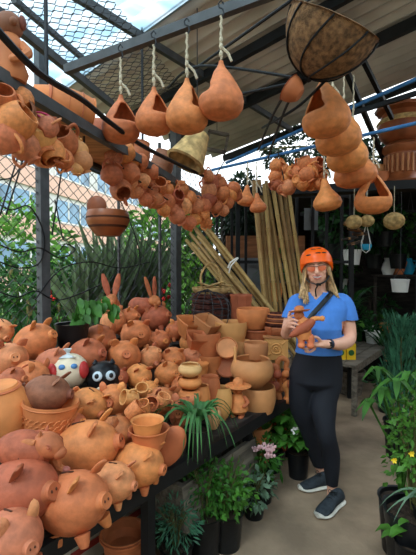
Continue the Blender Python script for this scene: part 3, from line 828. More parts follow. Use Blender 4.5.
# the three round jars
for (py_, h_, m_, lb) in ((396, 14, 'orange', 'bottom round jar of the stack of three by the spider plant'), (383, 12, 'orange', 'middle round jar of the stack of three by the spider plant'), (370, 13, 'pale', 'topmost pale round jar of the stack of three')):
    pot('round_jar', 190, py_, 23, h_, m_, lb, 'jar', p=P(190, py_, 2.38), r0=.62, belly=.55, group='stacked round jars')
B_ = [ # name px py w h d material label cat kwargs
 ('clay_vase', 200, 402, 20, 34, 2.42, 'orange', 'round orange clay pot with a wide mouth just right of the jar stack', dict(r0=.5, belly=.5, rim=.06)),
 ('clay_vase', 210, 392, 20, 32, 2.55, 'orange', 'orange pot with a loop handle behind the tan bulbous vase', dict(r0=.6, belly=.35)),
 ('clay_vase', 222, 404, 20, 34, 2.55, 'tan', 'tan bulbous vase left of the hatted figurine', dict(r0=.45, belly=.5, foot=.05)),
 ('clay_vase', 213, 418, 16, 20, 2.4, 'pale', 'small pale vase in front of the tan bulbous vase', dict(r0=.6, belly=.4)),
 ('clay_bowl', 257, 398, 36, 25, 2.78, 'tan', 'tan straight-sided bowl carrying the big round pitcher bowl', dict(r0=.86, belly=.12)),
 ('pitcher_bowl', 252, 372, 42, 28, 2.8, 'tan', 'big round tan pitcher bowl with a raised lip', dict(r0=.6, belly=.42, parts=lip)),
 ('clay_pot', 256, 350, 24, 16, 2.98, 'tan', 'tan pot standing behind the big pitcher bowl', dict(r0=.9, belly=.1)),
 ('clay_pot', 241, 352, 18, 24, 3.1, 'tan', 'narrow tan pot between the clay discs and the pitcher bowl', dict(r0=.85)),
 ('clay_pot', 240, 378, 22, 26, 3.0, 'orange', 'shaded orange pot behind the hatted figurine', dict(r0=.8)),
 ('clay_bowl', 257, 350, 32, 12, 3.3, 'red', 'lowest dark orange dish under the stacked pots beside the relief box', dict(r0=.8)),
 ('clay_bowl', 256, 335, 30, 13, 3.3, 'red', 'middle orange bowl of the stack beside the relief box', dict(r0=.75)),
 ('clay_bowl', 253, 318, 33, 20, 3.3, 'orange', 'smooth orange bowl topping the stack beside the relief box', dict(r0=.72, belly=.12)),
 ('clay_bowl', 231, 333, 32, 24, 3.2, 'tan', 'tan bowl with an open mouth behind the clay discs', dict(r0=.74, belly=.08, th=.07)),
 ('clay_bowl', 232, 352, 28, 22, 3.2, 'tan', 'tan bowl under the open-mouthed tan bowl', dict(r0=.8)),
 ('clay_bowl', 207, 345, 27, 26, 3.05, 'orange', 'deep orange bowl below the tilted tan bowl', dict(r0=.72, belly=.1)),
 ('clay_bowl', 210, 366, 26, 24, 3.0, 'orange', 'shaded deep orange bowl lowest behind the jar stack', dict(r0=.8)),
 ('ridged_pot', 241, 307, 22, 26, 3.6, 'red', 'reddish ridged pot with crinkled rim behind the smooth orange bowl', dict(r0=.85, wob=lambda t_, z: 1 + .05 * math.sin(9 * t_) + .04 * math.sin(z * 120))),
 ('clay_bowl', 197, 372, 24, 18, 2.85, 'orange', 'orange bowl peeking out above the jar stack', dict(r0=.7)),
]
for nm, px_, py_, w_, h_, d_, m_, lb, kw in B_:
    kw = dict(kw); pot(nm, px_, py_, w_, h_, m_, lb, 'vase' if 'vase' in nm else ('bowl' if 'bowl' in nm else 'pot'), d=d_, **kw)
# tilted square bowls
def squarepot(px, py, w_, h_, d, m, tilt, label, spin=.6):
    p = P(px, py, d); R_ = w_ * d / F / 2 * 1.05; h = h_ * d / F; R = axisR(tilt) @ RZ(spin)
    root = empty('square_bowl', p - R @ Vector((0, 0, h / 2)), label, 'bowl', 'tilted square bowls', R=R)
    x = MB(); sq = lambda t_, z: .82 / max(abs(math.cos(t_)), abs(math.sin(t_))) ** .75
    x.lathe(pot_profile(R_ * .62, R_, h, R_ * .1, 0, 0), 32, wob=sq); x.build('body', m, root)
squarepot(190, 328, 30, 18, 3.2, 'orange', (.25, -.25, 1), 'orange square bowl tilted at the left end of the square bowls')
squarepot(207, 327, 30, 18, 3.15, 'tan', (.35, -.3, 1), 'tan square bowl tilted right over the deep orange bowl', .9)
squarepot(196, 341, 24, 14, 3.0, 'orange', (.3, -.35, 1), 'smaller orange square bowl below the two larger tilted ones', .4)
# clay discs
for px_, py_, w_, m_, lb in ((227, 348, 22, 'pink', 'upper pinkish clay disc leaning against the tan bowl'), (227, 366, 24, 'red', 'lower reddish clay disc leaning below the pinkish one')):
    d_ = 2.95; p = P(px_, py_, d_); r = w_ * d_ / F / 2; R = axisR((-.1, -.85, .4))
    root = empty('clay_disc', p, lb, 'plate', 'leaning clay discs', R=R)
    x = MB(); x.lathe([(0, 0), (r * .95, .0), (r, .008), (r, .018), (r * .93, .02), (r * .88, .012), (0, .012)], 28); x.build('plate', m_, root)
    x = MB(); x.lathe([(r * .88, .012), (r * .94, .026), (r, .014)], 28); x.build('rim', m_, root)
# hatted figurine with boots
def figurine(p, h, label, m='orange', R=None, name='hatted_figurine'):
    root = empty(name, p, label, 'figurine', R=R, sc=h)
    x = MB(); x.lathe([(0, .12), (.2, .13), (.26, .2), (.22, .42), (.13, .58), (.08, .62), (0, .62)], 18); x.build('body', m, root)
    x = MB(); x.ball((0, 0, .72), (.12, .12, .13), 14); hd_ = x.build('head', m, root)
    x = MB(); x.lathe([(0, .79), (.3, .77), (.34, .8), (.3, .82), (.14, .83), (.12, .95), (.06, 1.0), (0, 1.0)], 20); x.build('hat', m, root)
    for sx in (-1, 1):
        x = MB(); x.tube([(sx * .1, 0, .2), (sx * .1, 0, .05)], .07, 10); x.ball((sx * .1, -.06, .045), (.075, .13, .05), 12); x.build('boot', 'red', root)
        x = MB(); x.chain([(sx * .16, 0, .52), (sx * .27, -.05, .42), (sx * .2, -.14, .34)], [.055, .05, .045], 8, sub=3); x.build('arm', m, root)
    return root
p = TP(238, 417); figurine(p, 40 * p.y / F, 'small orange figurine with wide hat and boots on the table edge', R=RZ(-.4))
# relief box with lid
p = P(276, 346, 3.25); k_ = 3.25 / F; R = RZ(-.15)
root = empty('relief_box', p - Vector((0, 0, 12 * k_)), 'square tan clay box with a round relief on its side', 'box', R=R)
x = MB(); x.box((0, 0, 11 * k_), (23 * k_, 20 * k_, 22 * k_)); x.build('body', 'tan', root, smooth=False)
x = MB(); x.box((0, 0, 23 * k_), (26 * k_, 23 * k_, 2.4 * k_)); x.build('top_edge', 'tan', root, smooth=False)
x = MB(); X_ = Matrix.Translation((0, -10 * k_, 11 * k_)) @ Matrix.Rotation(PI / 2, 4, 'X')
for r_ in (2.2, 5): x.lathe([((r_ - .9) * k_, 0), (r_ * k_, 1.1 * k_), ((r_ + .9) * k_, 0)], 20, X_)
x.ball((0, -10 * k_, 11 * k_), (1.4 * k_,) * 3, 8)
for a_ in range(4):
    sx, sz = (-1, 1)[a_ % 2], (-1, 1)[a_ // 2]; x.chain([(sx * 6 * k_, -10 * k_, (11 + sz * 5) * k_), (sx * 9.5 * k_, -10 * k_, (11 + sz * 8.5) * k_)], [1.1 * k_, .5 * k_], 6, sub=2)
x.build('round_relief', 'tan', root)
root = empty('frilled_bowl', P(279, 330, 3.25), 'low pinkish frilled bowl sitting on the relief box', 'bowl')
x = MB(); x.lathe(pot_profile(13 * k_, 16 * k_, 8 * k_, 2 * k_, 1 * k_), 26, Matrix.Translation((0, 0, -3.5 * k_)), wob=lambda t_, z: 1 + .09 * math.sin(11 * t_)); x.build('body', 'red', root)
for i, lb in enumerate(('lowest dark striped dish of the three stacked on the frilled bowl', 'middle dark striped dish of the three stacked on the frilled bowl', 'topmost dark striped dish of the three stacked on the frilled bowl')):
    root = empty('dish', P(279, 324 - 4 * i, 3.25), lb, 'dish', 'stacked dark dishes'); x = MB()
    x.lathe(pot_profile(12 * k_, 15 * k_ - i * k_, 4.4 * k_, 1.5 * k_, 1 * k_), 22, Matrix.Translation((0, 0, -2 * k_))); x.build('body', 'wicker' if i % 2 == 0 else 'brown', root)
    x = MB(); x.lathe([(14 * k_ - i * k_, 1.5 * k_), (16 * k_ - i * k_, 2.3 * k_), (14 * k_ - i * k_, 3 * k_)], 22); x.build('rim', 'red', root)
# entwined clay loops and small figures at the end of the table
def loop(px, py, d, pts, r, m, label, name='clay_loop_figure'):
    k = d / F; c = P(px, py, d); root = empty(name, c, label, 'figurine')
    x = MB(); x.chain([(a_ * k, b2 * k, -c_ * k) for a_, c_, b2 in pts], r * k, 10, sub=5); x.build('body', m, root)
    x = MB(); a_, c_, b2 = pts[-1]; x.ball((a_ * k, b2 * k - r * k, -c_ * k), (r * 1.5 * k,) * 3, 10); x.build('head', m, root)
    x = MB(); a_, c_, b2 = pts[0]; x.ball((a_ * k, b2 * k, -c_ * k), (r * 1.6 * k, r * 1.6 * k, r * 1.2 * k), 10); x.build('foot', m, root)
loop(283, 368, 3.05, [(-3, 22, 0), (-4, 8, 0), (-6, -4, 0), (-2, -10, 0), (4, -7, 0), (3, 0, 0), (8, 6, 0), (8, 14, 0), (1, 13, 0), (2, 5, -1)], 2.6, 'orange', 'tall looping orange clay figure left of the woman')
loop(272, 372, 3.0, [(-2, 14, 0), (-3, 4, 0), (-1, -5, 0), (4, -5, 0), (5, 2, 0)], 3.0, 'red', 'reddish curled clay figure between pitcher bowl and looping figure')
loop(288, 392, 2.95, [(0, 8, 0), (0, 0, 0), (-3, -6, 0), (3, -9, 0)], 3.4, 'orange', 'stubby orange clay figure at the table end by the woman')
loop(276, 394, 2.95, [(3, 8, 0), (2, 0, 0), (-4, -4, 0), (-2, -9, 0)], 3.6, 'red', 'stubby reddish clay figure right of the straight-sided bowl')
loop(268, 388, 3.1, [(0, 12, 0), (0, 2, 0), (-3, -4, 0), (2, -8, 0)], 3.6, 'orange', 'shaded orange clay figure behind the straight-sided bowl')
# ---------------- wicker baskets stack with handle
d_ = 3.75; k_ = d_ / F
for i in range(5):
    c = P(212, 316 - i * 5.2, d_); root = empty('wicker_tray', c - Vector((0, 0, 2.6 * k_)), ('lowest', 'second lowest', 'middle', 'second highest', 'highest')[i] + ' dark wicker tray of the round stack under the handled basket', 'tray', 'stacked dark wicker trays')
    x = MB(); r = 20 * k_
    x.lathe([(0, 0), (r * .85, 0), (r, 1 * k_), (r * 1.03, 4.2 * k_), (r * .97, 5 * k_), (r * .9, 2 * k_), (0, 1.2 * k_)], 30, wob=lambda t_, z: 1 + .025 * math.sin(22 * t_)); x.build('tray', 'wicker', root)
    x = MB(); x.lathe([(r, 3.4 * k_), (r * 1.06, 4.4 * k_), (r * .98, 5 * k_)], 30); x.build('rim', 'wicker', root)
c = P(211, 291, d_); root = empty('handled_basket', c - Vector((0, 0, 2 * k_)), 'straw basket with a tall arched handle on top of the wicker trays', 'basket')
x = MB(); x.lathe(pot_profile(16 * k_, 19 * k_, 6 * k_, 1.5 * k_, 1 * k_), 26); x.build('bowl', 'straw', root)
x = MB(); x.chain([(-9 * k_, 0, 4 * k_), (-10 * k_, 0, 18 * k_), (-3 * k_, 0, 29 * k_), (4 * k_, 0, 28 * k_), (10 * k_, 0, 17 * k_), (9 * k_, 0, 4 * k_)], 1.1 * k_, 8); x.build('handle', 'straw', root)
for i, (a_, b2, an, lb) in enumerate(((-6, 0, .3, 'left straw hand fan lying in the handled basket'), (2, -3, -.3, 'middle straw hand fan lying in the handled basket'), (9, 2, .1, 'right straw hand fan lying in the handled basket'))):
    root = empty('straw_fan', c + Vector((a_ * k_, b2 * k_, 5.5 * k_)), lb, 'fan', 'straw fans in the basket', R=Matrix.Rotation(an, 3, 'Y'))
    x = MB(); x.lathe([(0, 0), (7 * k_, .2 * k_), (9 * k_, 1 * k_), (7 * k_, 1.6 * k_), (0, 1.4 * k_)], 18, wob=lambda t_, z: 1 + .03 * math.sin(16 * t_)); x.build('fan', 'straw', root)
    x = MB(); x.tube([(8 * k_, 0, .8 * k_), (13 * k_, 0, 1 * k_)], .8 * k_, 6); x.build('handle', 'straw', root)
# wire cage thing around the square bowls
x = MB(); c = P(208, 312, 3.35); k_ = 3.35 / F
for i in range(7):
    a_ = PI * i / 7; pts = []
    for j in range(25):
        t_ = 2 * PI * j / 24; r = 23 * k_
        pts.append(c + Vector((math.cos(a_) * math.cos(t_) * r, math.sin(a_) * math.cos(t_) * r * .6, math.sin(t_) * r * .95 + math.sin(3 * t_ + i) * .012)))
    x.tube(pts, .0032, 4, cap=False)
for zz in (-.5, 0, .5):
    x.tube([c + Vector((math.cos(t_) * 23 * k_ * math.sqrt(1 - zz * zz), math.sin(t_) * 13 * k_ * math.sqrt(1 - zz * zz), zz * 22 * k_ + .02 * math.sin(2 * t_))) for t_ in [2 * PI * j / 24 for j in range(25)]], .0032, 4, cap=False)
tag(x.build('wire_basket', 'wire', loc=(0, 0, 0)), 'open round basket of bent grey wire in front of the wicker trays', 'basket')
# ---------------- bamboo poles
def bamboo(a, b, r, label, group, seg=.26):
    a = Vector(a); b = Vector(b); L_ = (b - a).length; d = (b - a).normalized()
    root = empty('bamboo_pole', a, label, 'bamboo pole', group, R=axisR(d))
    n = int(L_ / seg); pr = [(0, 0)]; nod = MB(); off = rnd.uniform(0, .1)
    z = 0; pr.append((r * .98, .0)); zz = off + .05
    while zz < L_ - .03:
        pr += [(r * .95, zz - .02), (r * 1.1, zz - .004), (r * 1.1, zz + .004), (r * .95, zz + .02)]
        nod.lathe([(r * .98, zz - .009), (r * 1.13, zz - .002), (r * .98, zz + .004)], 8); zz += seg * rnd.uniform(.85, 1.15)
    pr += [(r * .9, L_), (r * .7, L_), (r * .7, L_ - .04), (0, L_ - .04)]
    x = MB(); x.lathe(pr, 9); x.build('cane', 'bamboo', root); nod.build('node_rings', 'node', root)
up = [(254, 181, 266, 320, .028), (259, 180, 272, 324, .026), (264, 184, 277, 324, .024), (268, 190, 282, 322, .022), (257, 196, 269, 322, .02), (277, 178, 300, 330, .026), (282, 176, 303, 330, .024), (272, 183, 296, 328, .024), (287, 180, 309, 330, .022), (266, 181, 290, 326, .022)]
up.sort()
ordn = ['first', 'second', 'third', 'fourth', 'fifth', 'sixth', 'seventh', 'eighth', 'ninth', 'tenth', 'eleventh', 'twelfth', 'thirteenth', 'fourteenth', 'fifteenth', 'sixteenth', 'seventeenth', 'eighteenth', 'nineteenth', 'twentieth']
for i, (xa, ya, xb, yb, r) in enumerate(up):
    d0 = 4.25 + .05 * (i % 3); a = P(xb, yb, d0); b = P(xa, ya, d0 + .12); e = a - (b - a).normalized() * ((a.z - .02) / ((b - a).normalized().z))
    bamboo(e, b, r, ordn[i] + ' from the left of the tall upright bamboo poles behind the pots', 'upright bamboo poles')
dg = [(193, 225, 262, 312), (196, 230, 256, 312), (202, 226, 268, 312), (190, 233, 248, 306), (208, 228, 274, 316), (213, 234, 270, 308), (192, 243, 244, 304), (186, 240, 236, 300), (216, 240, 276, 318), (198, 236, 250, 300)]
for i, (xa, ya, xb, yb) in enumerate(sorted(dg)):
    d0 = 4.35 - .05 * (i % 3); a = P(xb, yb, d0 - .25); b = P(xa, ya, d0 + .15)
    e = a + (a - b).normalized() * .55
    bamboo(e, b, .022, ordn[i] + ' from the left of the slanting bamboo poles', 'slanting bamboo poles')
cable('white_tie', [P(228, 268, 4.0), P(231, 262, 3.98), P(238, 258, 4.0), P(231, 266, 3.98), P(229, 273, 4.0)], .008, 'white', 'white strip of cloth tied around the slanting bamboo poles', 'tie')
# ---------------- dark grille and boards behind the bamboo
x = MB(); gy = 5.3
root = empty('steel_grille', P(270, 300, gy), 'black vertical bar grille behind the bamboo poles', 'grille')
tops = P(200, 192, gy).z
x.beam((P(200, 196, gy)), (P(352, 196, gy)), .05, .05); x.beam((P(200, 262, gy)), (P(352, 262, gy)), .05, .04); x.beam((P(200, 330, gy)), (P(352, 330, gy)), .05, .05)
part(x, 'rails', 'blacksteel', root, smooth=False)
for px_ in (204, 217, 232, 246, 297, 313, 327, 342):
    x = MB(); a = P(px_, 192, gy); x.beam(Vector((a.x, a.y, 0)), a, .035, .035, up=Vector((0, 1, 0))); part(x, 'bar', 'blacksteel', root, smooth=False)
def boardp(name, x0, y0, x1, y1, d, m, label, cat, th=.04):
    a = P(x0, y1, d); b = P(x1, y0, d); x = MB(); x.box(((a.x + b.x) / 2, d, (a.z + b.z) / 2), (b.x - a.x, th, b.z - a.z))
    return tag(x.build(name, m, smooth=False, loc=((a.x + b.x) / 2, d, a.z)), label, cat)
M['greypanel'] = mat('grey_cement_panel', (120, 124, 128), rough=.8, var=.2, scale=3)
M['brickwood'] = mat('orange_brown_boards', (150, 98, 64), rough=.85, var=.25, scale=3, stretch=(1, 1, 5))
boardp('cement_panel', 236, 258, 300, 352, 5.45, 'greypanel', 'grey cement board standing behind the bamboo and grille', 'panel')
boardp('plank_crate', 226, 236, 304, 258, 5.5, 'brickwood', 'orange-brown wooden crate side resting on the grey cement board', 'crate', .1)
boardp('pinned_notice', 304, 208, 318, 230, 5.31, 'greypanel', 'pale grey paper pinned behind the bars above the helmet', 'paper', .01)
# ================================================================ overhead board on the left, hung from the roof
SHZ = 2.22
sa = PZ(-30, 58, SHZ); sb = PZ(203, 198, SHZ); sD = (sb - sa).normalized(); sN = Vector((-sD.y, sD.x, 0))
root = empty('hanging_shelf', sa, 'raw wooden shelf board with grey steel edge, hung overhead at the left', 'shelf')
x = MB(); x.beam(sa, sb, .035, .045); part(x, 'steel_edge', 'steel', root, smooth=False)
x = MB(); x.beam(sa + sN * .14 + Z * .0, sb + sN * .14, .25, .02); part(x, 'board', 'wood', root, smooth=False)
x = MB(); x.beam(sa + sN * .28 - Z * .01, sb + sN * .28 - Z * .01, .03, .05); part(x, 'rear_edge', 'darksteel', root, smooth=False)
for q in (.75, 1.9):
    x = MB(); p = sa + sD * q + sN * .29; x.beam(p, p + Z * 1.2, .014, .014, up=sD); part(x, 'hanger', 'darksteel', root, smooth=False)
def shelf_d(px):      # depth of the shelf's near edge at this pixel column
    k = (px - 208) / F; return (sa.y * sD.x / sD.y - sa.x) / (sD.x / sD.y - k)
def SH(px, off=.13):
    d = shelf_d(px); p = P(px, 200, d); p = Vector((p.x, p.y, SHZ + .011)) + sN * off; return p
# pots lying on the board
def lying(px, off, R_, h, m, label, axis, name='clay_pot', r0=.62, belly=.25, extra=None, lift=0):
    p = SH(px, off) + Z * (R_ + lift); R = axisR(axis)
    root = empty(name, p - R @ Vector((0, 0, h / 2)), label, 'pot', R=R)
    x = MB(); x.lathe(pot_profile(R_ * r0, R_ * .8, h, R_ * .08, R_ * belly, R_ * .06), 24); x.build('body', m, root)
    x = MB()
    for zf in (.25, .55, .78): x.lathe([(R_ * .72, h * zf - .012), (R_ * .98, h * zf), (R_ * .72, h * zf + .012)], 24)
    x.build('bands', 'red' if m != 'red' else 'pink', root); return root
lying(84, .1, .085, .26, 'orange', 'orange banded pot lying on its side on the overhead board', (.85, .5, -.1))
lying(116, .12, .07, .22, 'pink', 'pinkish pot lying on its side on the overhead board, next one along', (.75, .6, .2))
lying(134, .1, .08, .22, 'red', 'brick-red pot leaning on the overhead board behind the hanging gourds', (-.5, .3, .8))
lying(156, .12, .075, .2, 'red', 'brick-red textured pot standing on the overhead board above the garland', (.1, .1, 1), lift=.0)
lying(176, .12, .09, .26, 'brown', 'dark clay pot at the far end of the overhead board', (.3, .1, 1), lift=.0)
# stacked totem figure at the near end of the board
p = SH(17, .02); root = empty('totem_figure', p, 'knobbly brown-red clay figure standing at the near end of the overhead board', 'figurine')
x = MB(); x.lathe([(0, 0), (.05, 0), (.06, .03), (.045, .07), (.055, .11), (.04, .14), (.03, .155), (0, .155)], 16); x.build('body', 'red', root)
x = MB(); x.ball((0, 0, .19), (.045, .045, .045), 14); x.ball((.03, -.035, .185), .014, 8); h_ = x.build('head', 'brown', root)
for sx in (-1, 1):
    x = MB(); x.chain([(sx * .04, 0, .12), (sx * .075, -.03, .08), (sx * .04, -.06, .05)], [.02, .017, .014], 8, sub=3); x.build('arm', 'red', root)
    x = MB(); x.ball((sx * .045, 0, .2), (.012, .02, .025), 8); x.build('ear', 'brown', root)
# straw cone hanging at the far end of the board
p = P(193, 148, 2.9); root = empty('straw_lantern', p, 'tan woven straw lantern shade hanging above the clay garland', 'lantern', R=axisR((.45, .2, .9)))
x = MB(); x.lathe([(.14, -.12), (.135, -.11), (.07, .12), (.03, .13), (.03, .12), (.125, -.12)], 22); x.build('shade', 'straw', root)
x = MB(); x.lathe([(.13, -.13), (.15, -.12), (.13, -.11)], 22); x.build('rim', 'straw', root)
cable('hanging_cord_of_shade', [p + Vector((.03, .02, .12)), p + Vector((.03, .03, 1.0))], .004, 'cord', 'black cord holding the straw lantern shade', 'cord')
bpy.data.objects['hanging_cord_of_shade'].name = 'support_line'
x = MB()
root = empty('wooden_frame', P(217, 142, 4.6), 'small empty wooden frame hung in the dark under the roof edge', 'frame', R=Matrix.Rotation(.2, 3, 'Y'))
for n_, c_, s_ in (('top_bar', (0, 0, .1), (.24, .03, .04)), ('bottom_bar', (0, 0, -.1), (.24, .03, .04)), ('side_bar', (-.11, 0, 0), (.03, .03, .2)), ('side_bar', (.11, 0, 0), (.03, .03, .2))):
    x = MB(); x.box(c_, s_); x.build(n_, 'greywood', root, smooth=False)
cable('support_line', [P(217, 134, 4.6), P(217, 60, 4.6)], .004, 'cord', 'thin line from which the small wooden frame hangs', 'cord')
# ---- hanging mini pots
def make_jug(k):
    root = empty('clay_jug', (0, 0, 0)); x = MB()
    if k == 0: pr = [(0, -.5), (.3, -.49), (.46, -.25), (.5, 0), (.42, .27), (.24, .38), (.2, .44), (.27, .54), (.24, .55), (.15, .44), (.12, .3), (0, .25)]
    elif k == 1: pr = [(0, -.42), (.34, -.42), (.47, -.2), (.5, .05), (.42, .3), (.36, .42), (.31, .42), (.36, .2), (.38, -.1), (.25, -.33), (0, -.35)]
    else: pr = [(0, -.5), (.2, -.5), (.26, -.46), (.24, -.4), (.45, -.15), (.5, .1), (.4, .32), (.3, .4), (.33, .48), (.27, .48), (.22, .38), (0, .3)]
    x.lathe(pr, 16); x.build('body', 'orange', root)
    x = MB(); x.chain([(.24, 0, .4), (.52, 0, .46), (.6, 0, .2), (.46, 0, -.05)], .055, 7, sub=4); x.build('handle', 'orange', root)
    protos.append(root); return root
jugs = [make_jug(0), make_jug(1), make_jug(2)]
def cluster(items, dfun, labelf, cat, group, seed):
    r_ = random.Random(seed); n = len(items)
    for i, it in enumerate(items):
        px_, py_, w_ = it[:3]; d_ = dfun(px_) + r_.uniform(-.05, .05); p = P(px_, py_, d_)
        L_ = w_ * (p - Vector((0, 0, CAMZ))).length / F
        ax = it[3] if len(it) > 3 else (r_.uniform(-.8, .8), r_.uniform(-.9, .3), r_.uniform(-.6, 1))
        R = axisR(ax) @ RZ(r_.uniform(0, 6.28)); k = it[4] if len(it) > 4 else r_.choice((0, 0, 1, 2))
        m_ = it[5] if len(it) > 5 else r_.choice(('orange', 'orange', 'pink', 'red'))
        inst(jugs[k], p, R, L_ * 1.08, labelf(i, it, items), cat, group, m_)
def rankf(what, words_):
    def f(i, it, items):
        o = sorted(range(len(items)), key=lambda q: (items[q][0], items[q][1])); k = o.index(i)
        return f'{what}, {words_(k, len(items))}'
    return f
def nth(k, n):
    if k == 0: return 'leftmost one'
    if k == n - 1: return 'rightmost one'
    tens = ordn + ['twenty-' + w_ for w_ in ordn[:9]] + ['thirtieth'] + ['thirty-' + w_ for w_ in ordn[:9]] + ['fortieth'] + ['forty-' + w_ for w_ in ordn[:9]]
    if k < (n + 1) / 2: return tens[k] + ' from its left end'
    return tens[n - 1 - k] + ' from its right end'
LC = [(2, 101, 24, (.3, -.5, .4), 1, 'orange'), (20, 110, 24, (.5, -.8, -.1), 1, 'brown'), (2, 123, 17, (.2, -.9, .3), 0, 'orange'), (16, 122, 30, (.7, -.1, .5), 1, 'orange'), (36, 135, 32, (-.3, .75, -.5), 1, 'tan'), (63, 142, 25, (.05, -.8, .55), 1, 'red'),
      (52, 152, 22, (.3, -.2, -.8), 1, 'orange'), (78, 151, 18, (-.3, .4, .6), 0, 'tan'), (83, 162, 17, (.2, .3, -.8), 0, 'tan'), (8, 139, 26, (.2, .3, -.9), 1, 'orange'), (25, 147, 24, (.4, .2, -.7), 0, 'pink'), (43, 153, 24, (.6, -.4, -.5), 1, 'orange'),
      (22, 98, 17, (-.5, 0, .6), 0, 'orange'), (48, 127, 18, (.4, .5, .5), 0, 'pink'), (64, 160, 17, (.2, .5, -.8), 0, 'orange'), (74, 142, 13, (.6, 0, .6), 2, 'tan'), (77, 168, 12, (0, 0, -1), 2, 'tan')]
cluster(LC, lambda q: shelf_d(q) * .97 + .03, rankf('cup or pot in the bunch under the overhead board', nth), 'cup', 'clay cups hung under the overhead board', 5)
GL = [(113, 157, 15), (123, 153, 19), (112, 174, 19), (128, 172, 20), (121, 190, 20), (136, 190, 15), (140, 162, 15), (150, 172, 15), (143, 181, 14), (159, 186, 16, (.3, -.8, .4), 1), (150, 192, 16), (155, 201, 16), (167, 189, 13), (167, 201, 15), (176, 197, 15), (164, 210, 13), (182, 189, 13), (183, 206, 17), (177, 216, 16),
      (189, 223, 14), (196, 206, 15), (189, 197, 13), (204, 207, 14), (203, 215, 13), (211, 183, 16), (209, 191, 15), (209, 200, 14), (221, 194, 15), (219, 184, 15), (216, 207, 13), (230, 194, 13), (233, 188, 12), (228, 203, 12), (206, 222, 12), (196, 218, 13), (208, 176, 11), (131, 160, 14), (146, 200, 13), (172, 208, 14), (223, 210, 11), (237, 196, 10), (130, 182, 14)]
cluster(GL, lambda q: 2.15 + (q - 112) * .0105, rankf('clay jug of the long garland over the fence', nth), 'jug', 'clay jugs of the long garland', 6)
C1 = [(277, 165, 12), (284, 169, 11), (275, 176, 12), (285, 178, 13), (290, 172, 12), (276, 184, 12), (288, 188, 14), (293, 181, 12), (282, 187, 12)]
C2 = [(305, 164, 14, (-.4, -.3, .8), 1), (316, 165, 14), (298, 172, 12), (307, 175, 15), (320, 176, 13), (303, 184, 13), (312, 184, 13), (312, 170, 12), (299, 181, 12), (319, 184, 10)]
cluster(C1, lambda q: 3.5, rankf('mini jug in the left bunch on the blue rail', nth), 'jug', 'clay jugs of the left bunch on the blue rail', 8)
cluster(C2, lambda q: 3.35, rankf('mini jug in the right bunch on the blue rail', nth), 'jug', 'clay jugs of the right bunch on the blue rail', 9)
cable('garland_cord', [P(110, 148, 2.2), P(125, 170, 2.25), P(150, 188, 2.5), P(180, 205, 2.85), P(205, 200, 3.15), P(215, 178, 3.2), P(225, 160, 3.3)], .005, 'cord', 'dark cord on which the garland of jugs is threaded', 'rope')
cable('garland_cord', [P(-10, 78, 1.33), P(10, 112, 1.4), P(35, 135, 1.55), P(62, 146, 1.75), P(82, 158, 1.9), P(84, 130, 1.92)], .005, 'cord', 'dark cord carrying the bunch of cups under the board', 'rope')
for a_, b_, lb in (((278, 158), (284, 180), 'dark cord of the left bunch on the blue rail'), ((308, 152), (309, 180), 'dark cord of the right bunch on the blue rail')):
    cable('garland_cord', [P(a_[0], a_[1] - 6, 3.45), P(b_[0], b_[1], 3.45)], .005, 'cord', lb, 'rope')
M['pinkstring'] = mat('pink_string', (222, 82, 130), rough=.7); M['tealstring'] = mat('teal_string', (70, 160, 140), rough=.7)
cable('string_bow', [P(34, 112, 1.5), P(43, 113, 1.48), P(50, 117, 1.5), P(44, 119, 1.47), P(38, 115, 1.49), P(47, 124, 1.5), P(53, 134, 1.55)], .0035, 'pinkstring', 'bright pink string knotted to the overhead board', 'string')
cable('string_bow', [P(70, 125, 1.8), P(76, 120, 1.78), P(80, 128, 1.8), P(72, 130, 1.8), P(80, 138, 1.82), P(84, 146, 1.85)], .003, 'tealstring', 'teal string knotted above the small tan jugs', 'string')
# ---- gourd-shaped hanging nest pots with an opening
def gourd_mesh(kind):
    x = MB(); pr = [(0, 0), (.45, .04), (.78, .2), (.96, .48), (1, .8), (.94, 1.12), (.78, 1.45), (.6, 1.8), (.41, 2.12), (.2, 2.42), (.12, 2.62), (.1, 2.75), (0, 2.78)]
    if kind == 'plain': pr = [(0, 0), (.5, .04), (.85, .22), (1, .55), (.93, .9), (.7, 1.25), (.42, 1.65), (.3, 2.0), (.24, 2.3), (.16, 2.5), (0, 2.55)]
    q = []
    for a_, b_ in zip(pr, pr[1:]):
        for k in range(3): q.append((a_[0] + (b_[0] - a_[0]) * k / 3, a_[1] + (b_[1] - a_[1]) * k / 3))
    q.append(pr[-1]); x.lathe(q, 40); fs = []; ms = []
    for f in x.f:
        c = sum((x.v[i] for i in f), Vector()) / len(f); a_ = math.atan2(c.y, c.x)
        hole = False
        if kind == 'open': hole = 1.0 < c.z < 2.2 and abs(a_) < .95 * (1 - .35 * (c.z - 1.0) / 1.2) and c.x > .0
        if kind == 'wide': hole = .95 < c.z < 2.3 and abs(c.y) < .74 * (2.45 - c.z) / 1.5
        if not hole: fs.append(f); ms.append(0)
    x.f = fs; x.m = ms; x.v = [Vector((p.x * .4, p.y * .4, p.z * .36)) for p in x.v]; return x
def make_gourd(kind):
    root = empty('hanging_clay_gourd', (0, 0, 0)); x = gourd_mesh(kind); o = x.build('pot', 'orange', root)
    if kind != 'plain':
        bm = bmesh.new(); bm.from_mesh(o.data); bmesh.ops.remove_doubles(bm, verts=bm.verts, dist=.001)
        for _ in range(3):
            bv = [v for v in bm.verts if v.is_boundary]; nw = {}
            for v in bv:
                nb = [e.other_vert(v) for e in v.link_edges if e.is_boundary]
                if len(nb) == 2: nw[v] = v.co * .4 + (nb[0].co + nb[1].co) * .3
            for v, c in nw.items(): v.co = c
        bm.to_mesh(o.data); bm.free()
        md = o.modifiers.new('wall', 'SOLIDIFY'); md.thickness = .028; md.offset = -1
        for f in o.data.polygons: f.use_smooth = True
    protos.append(root); return root
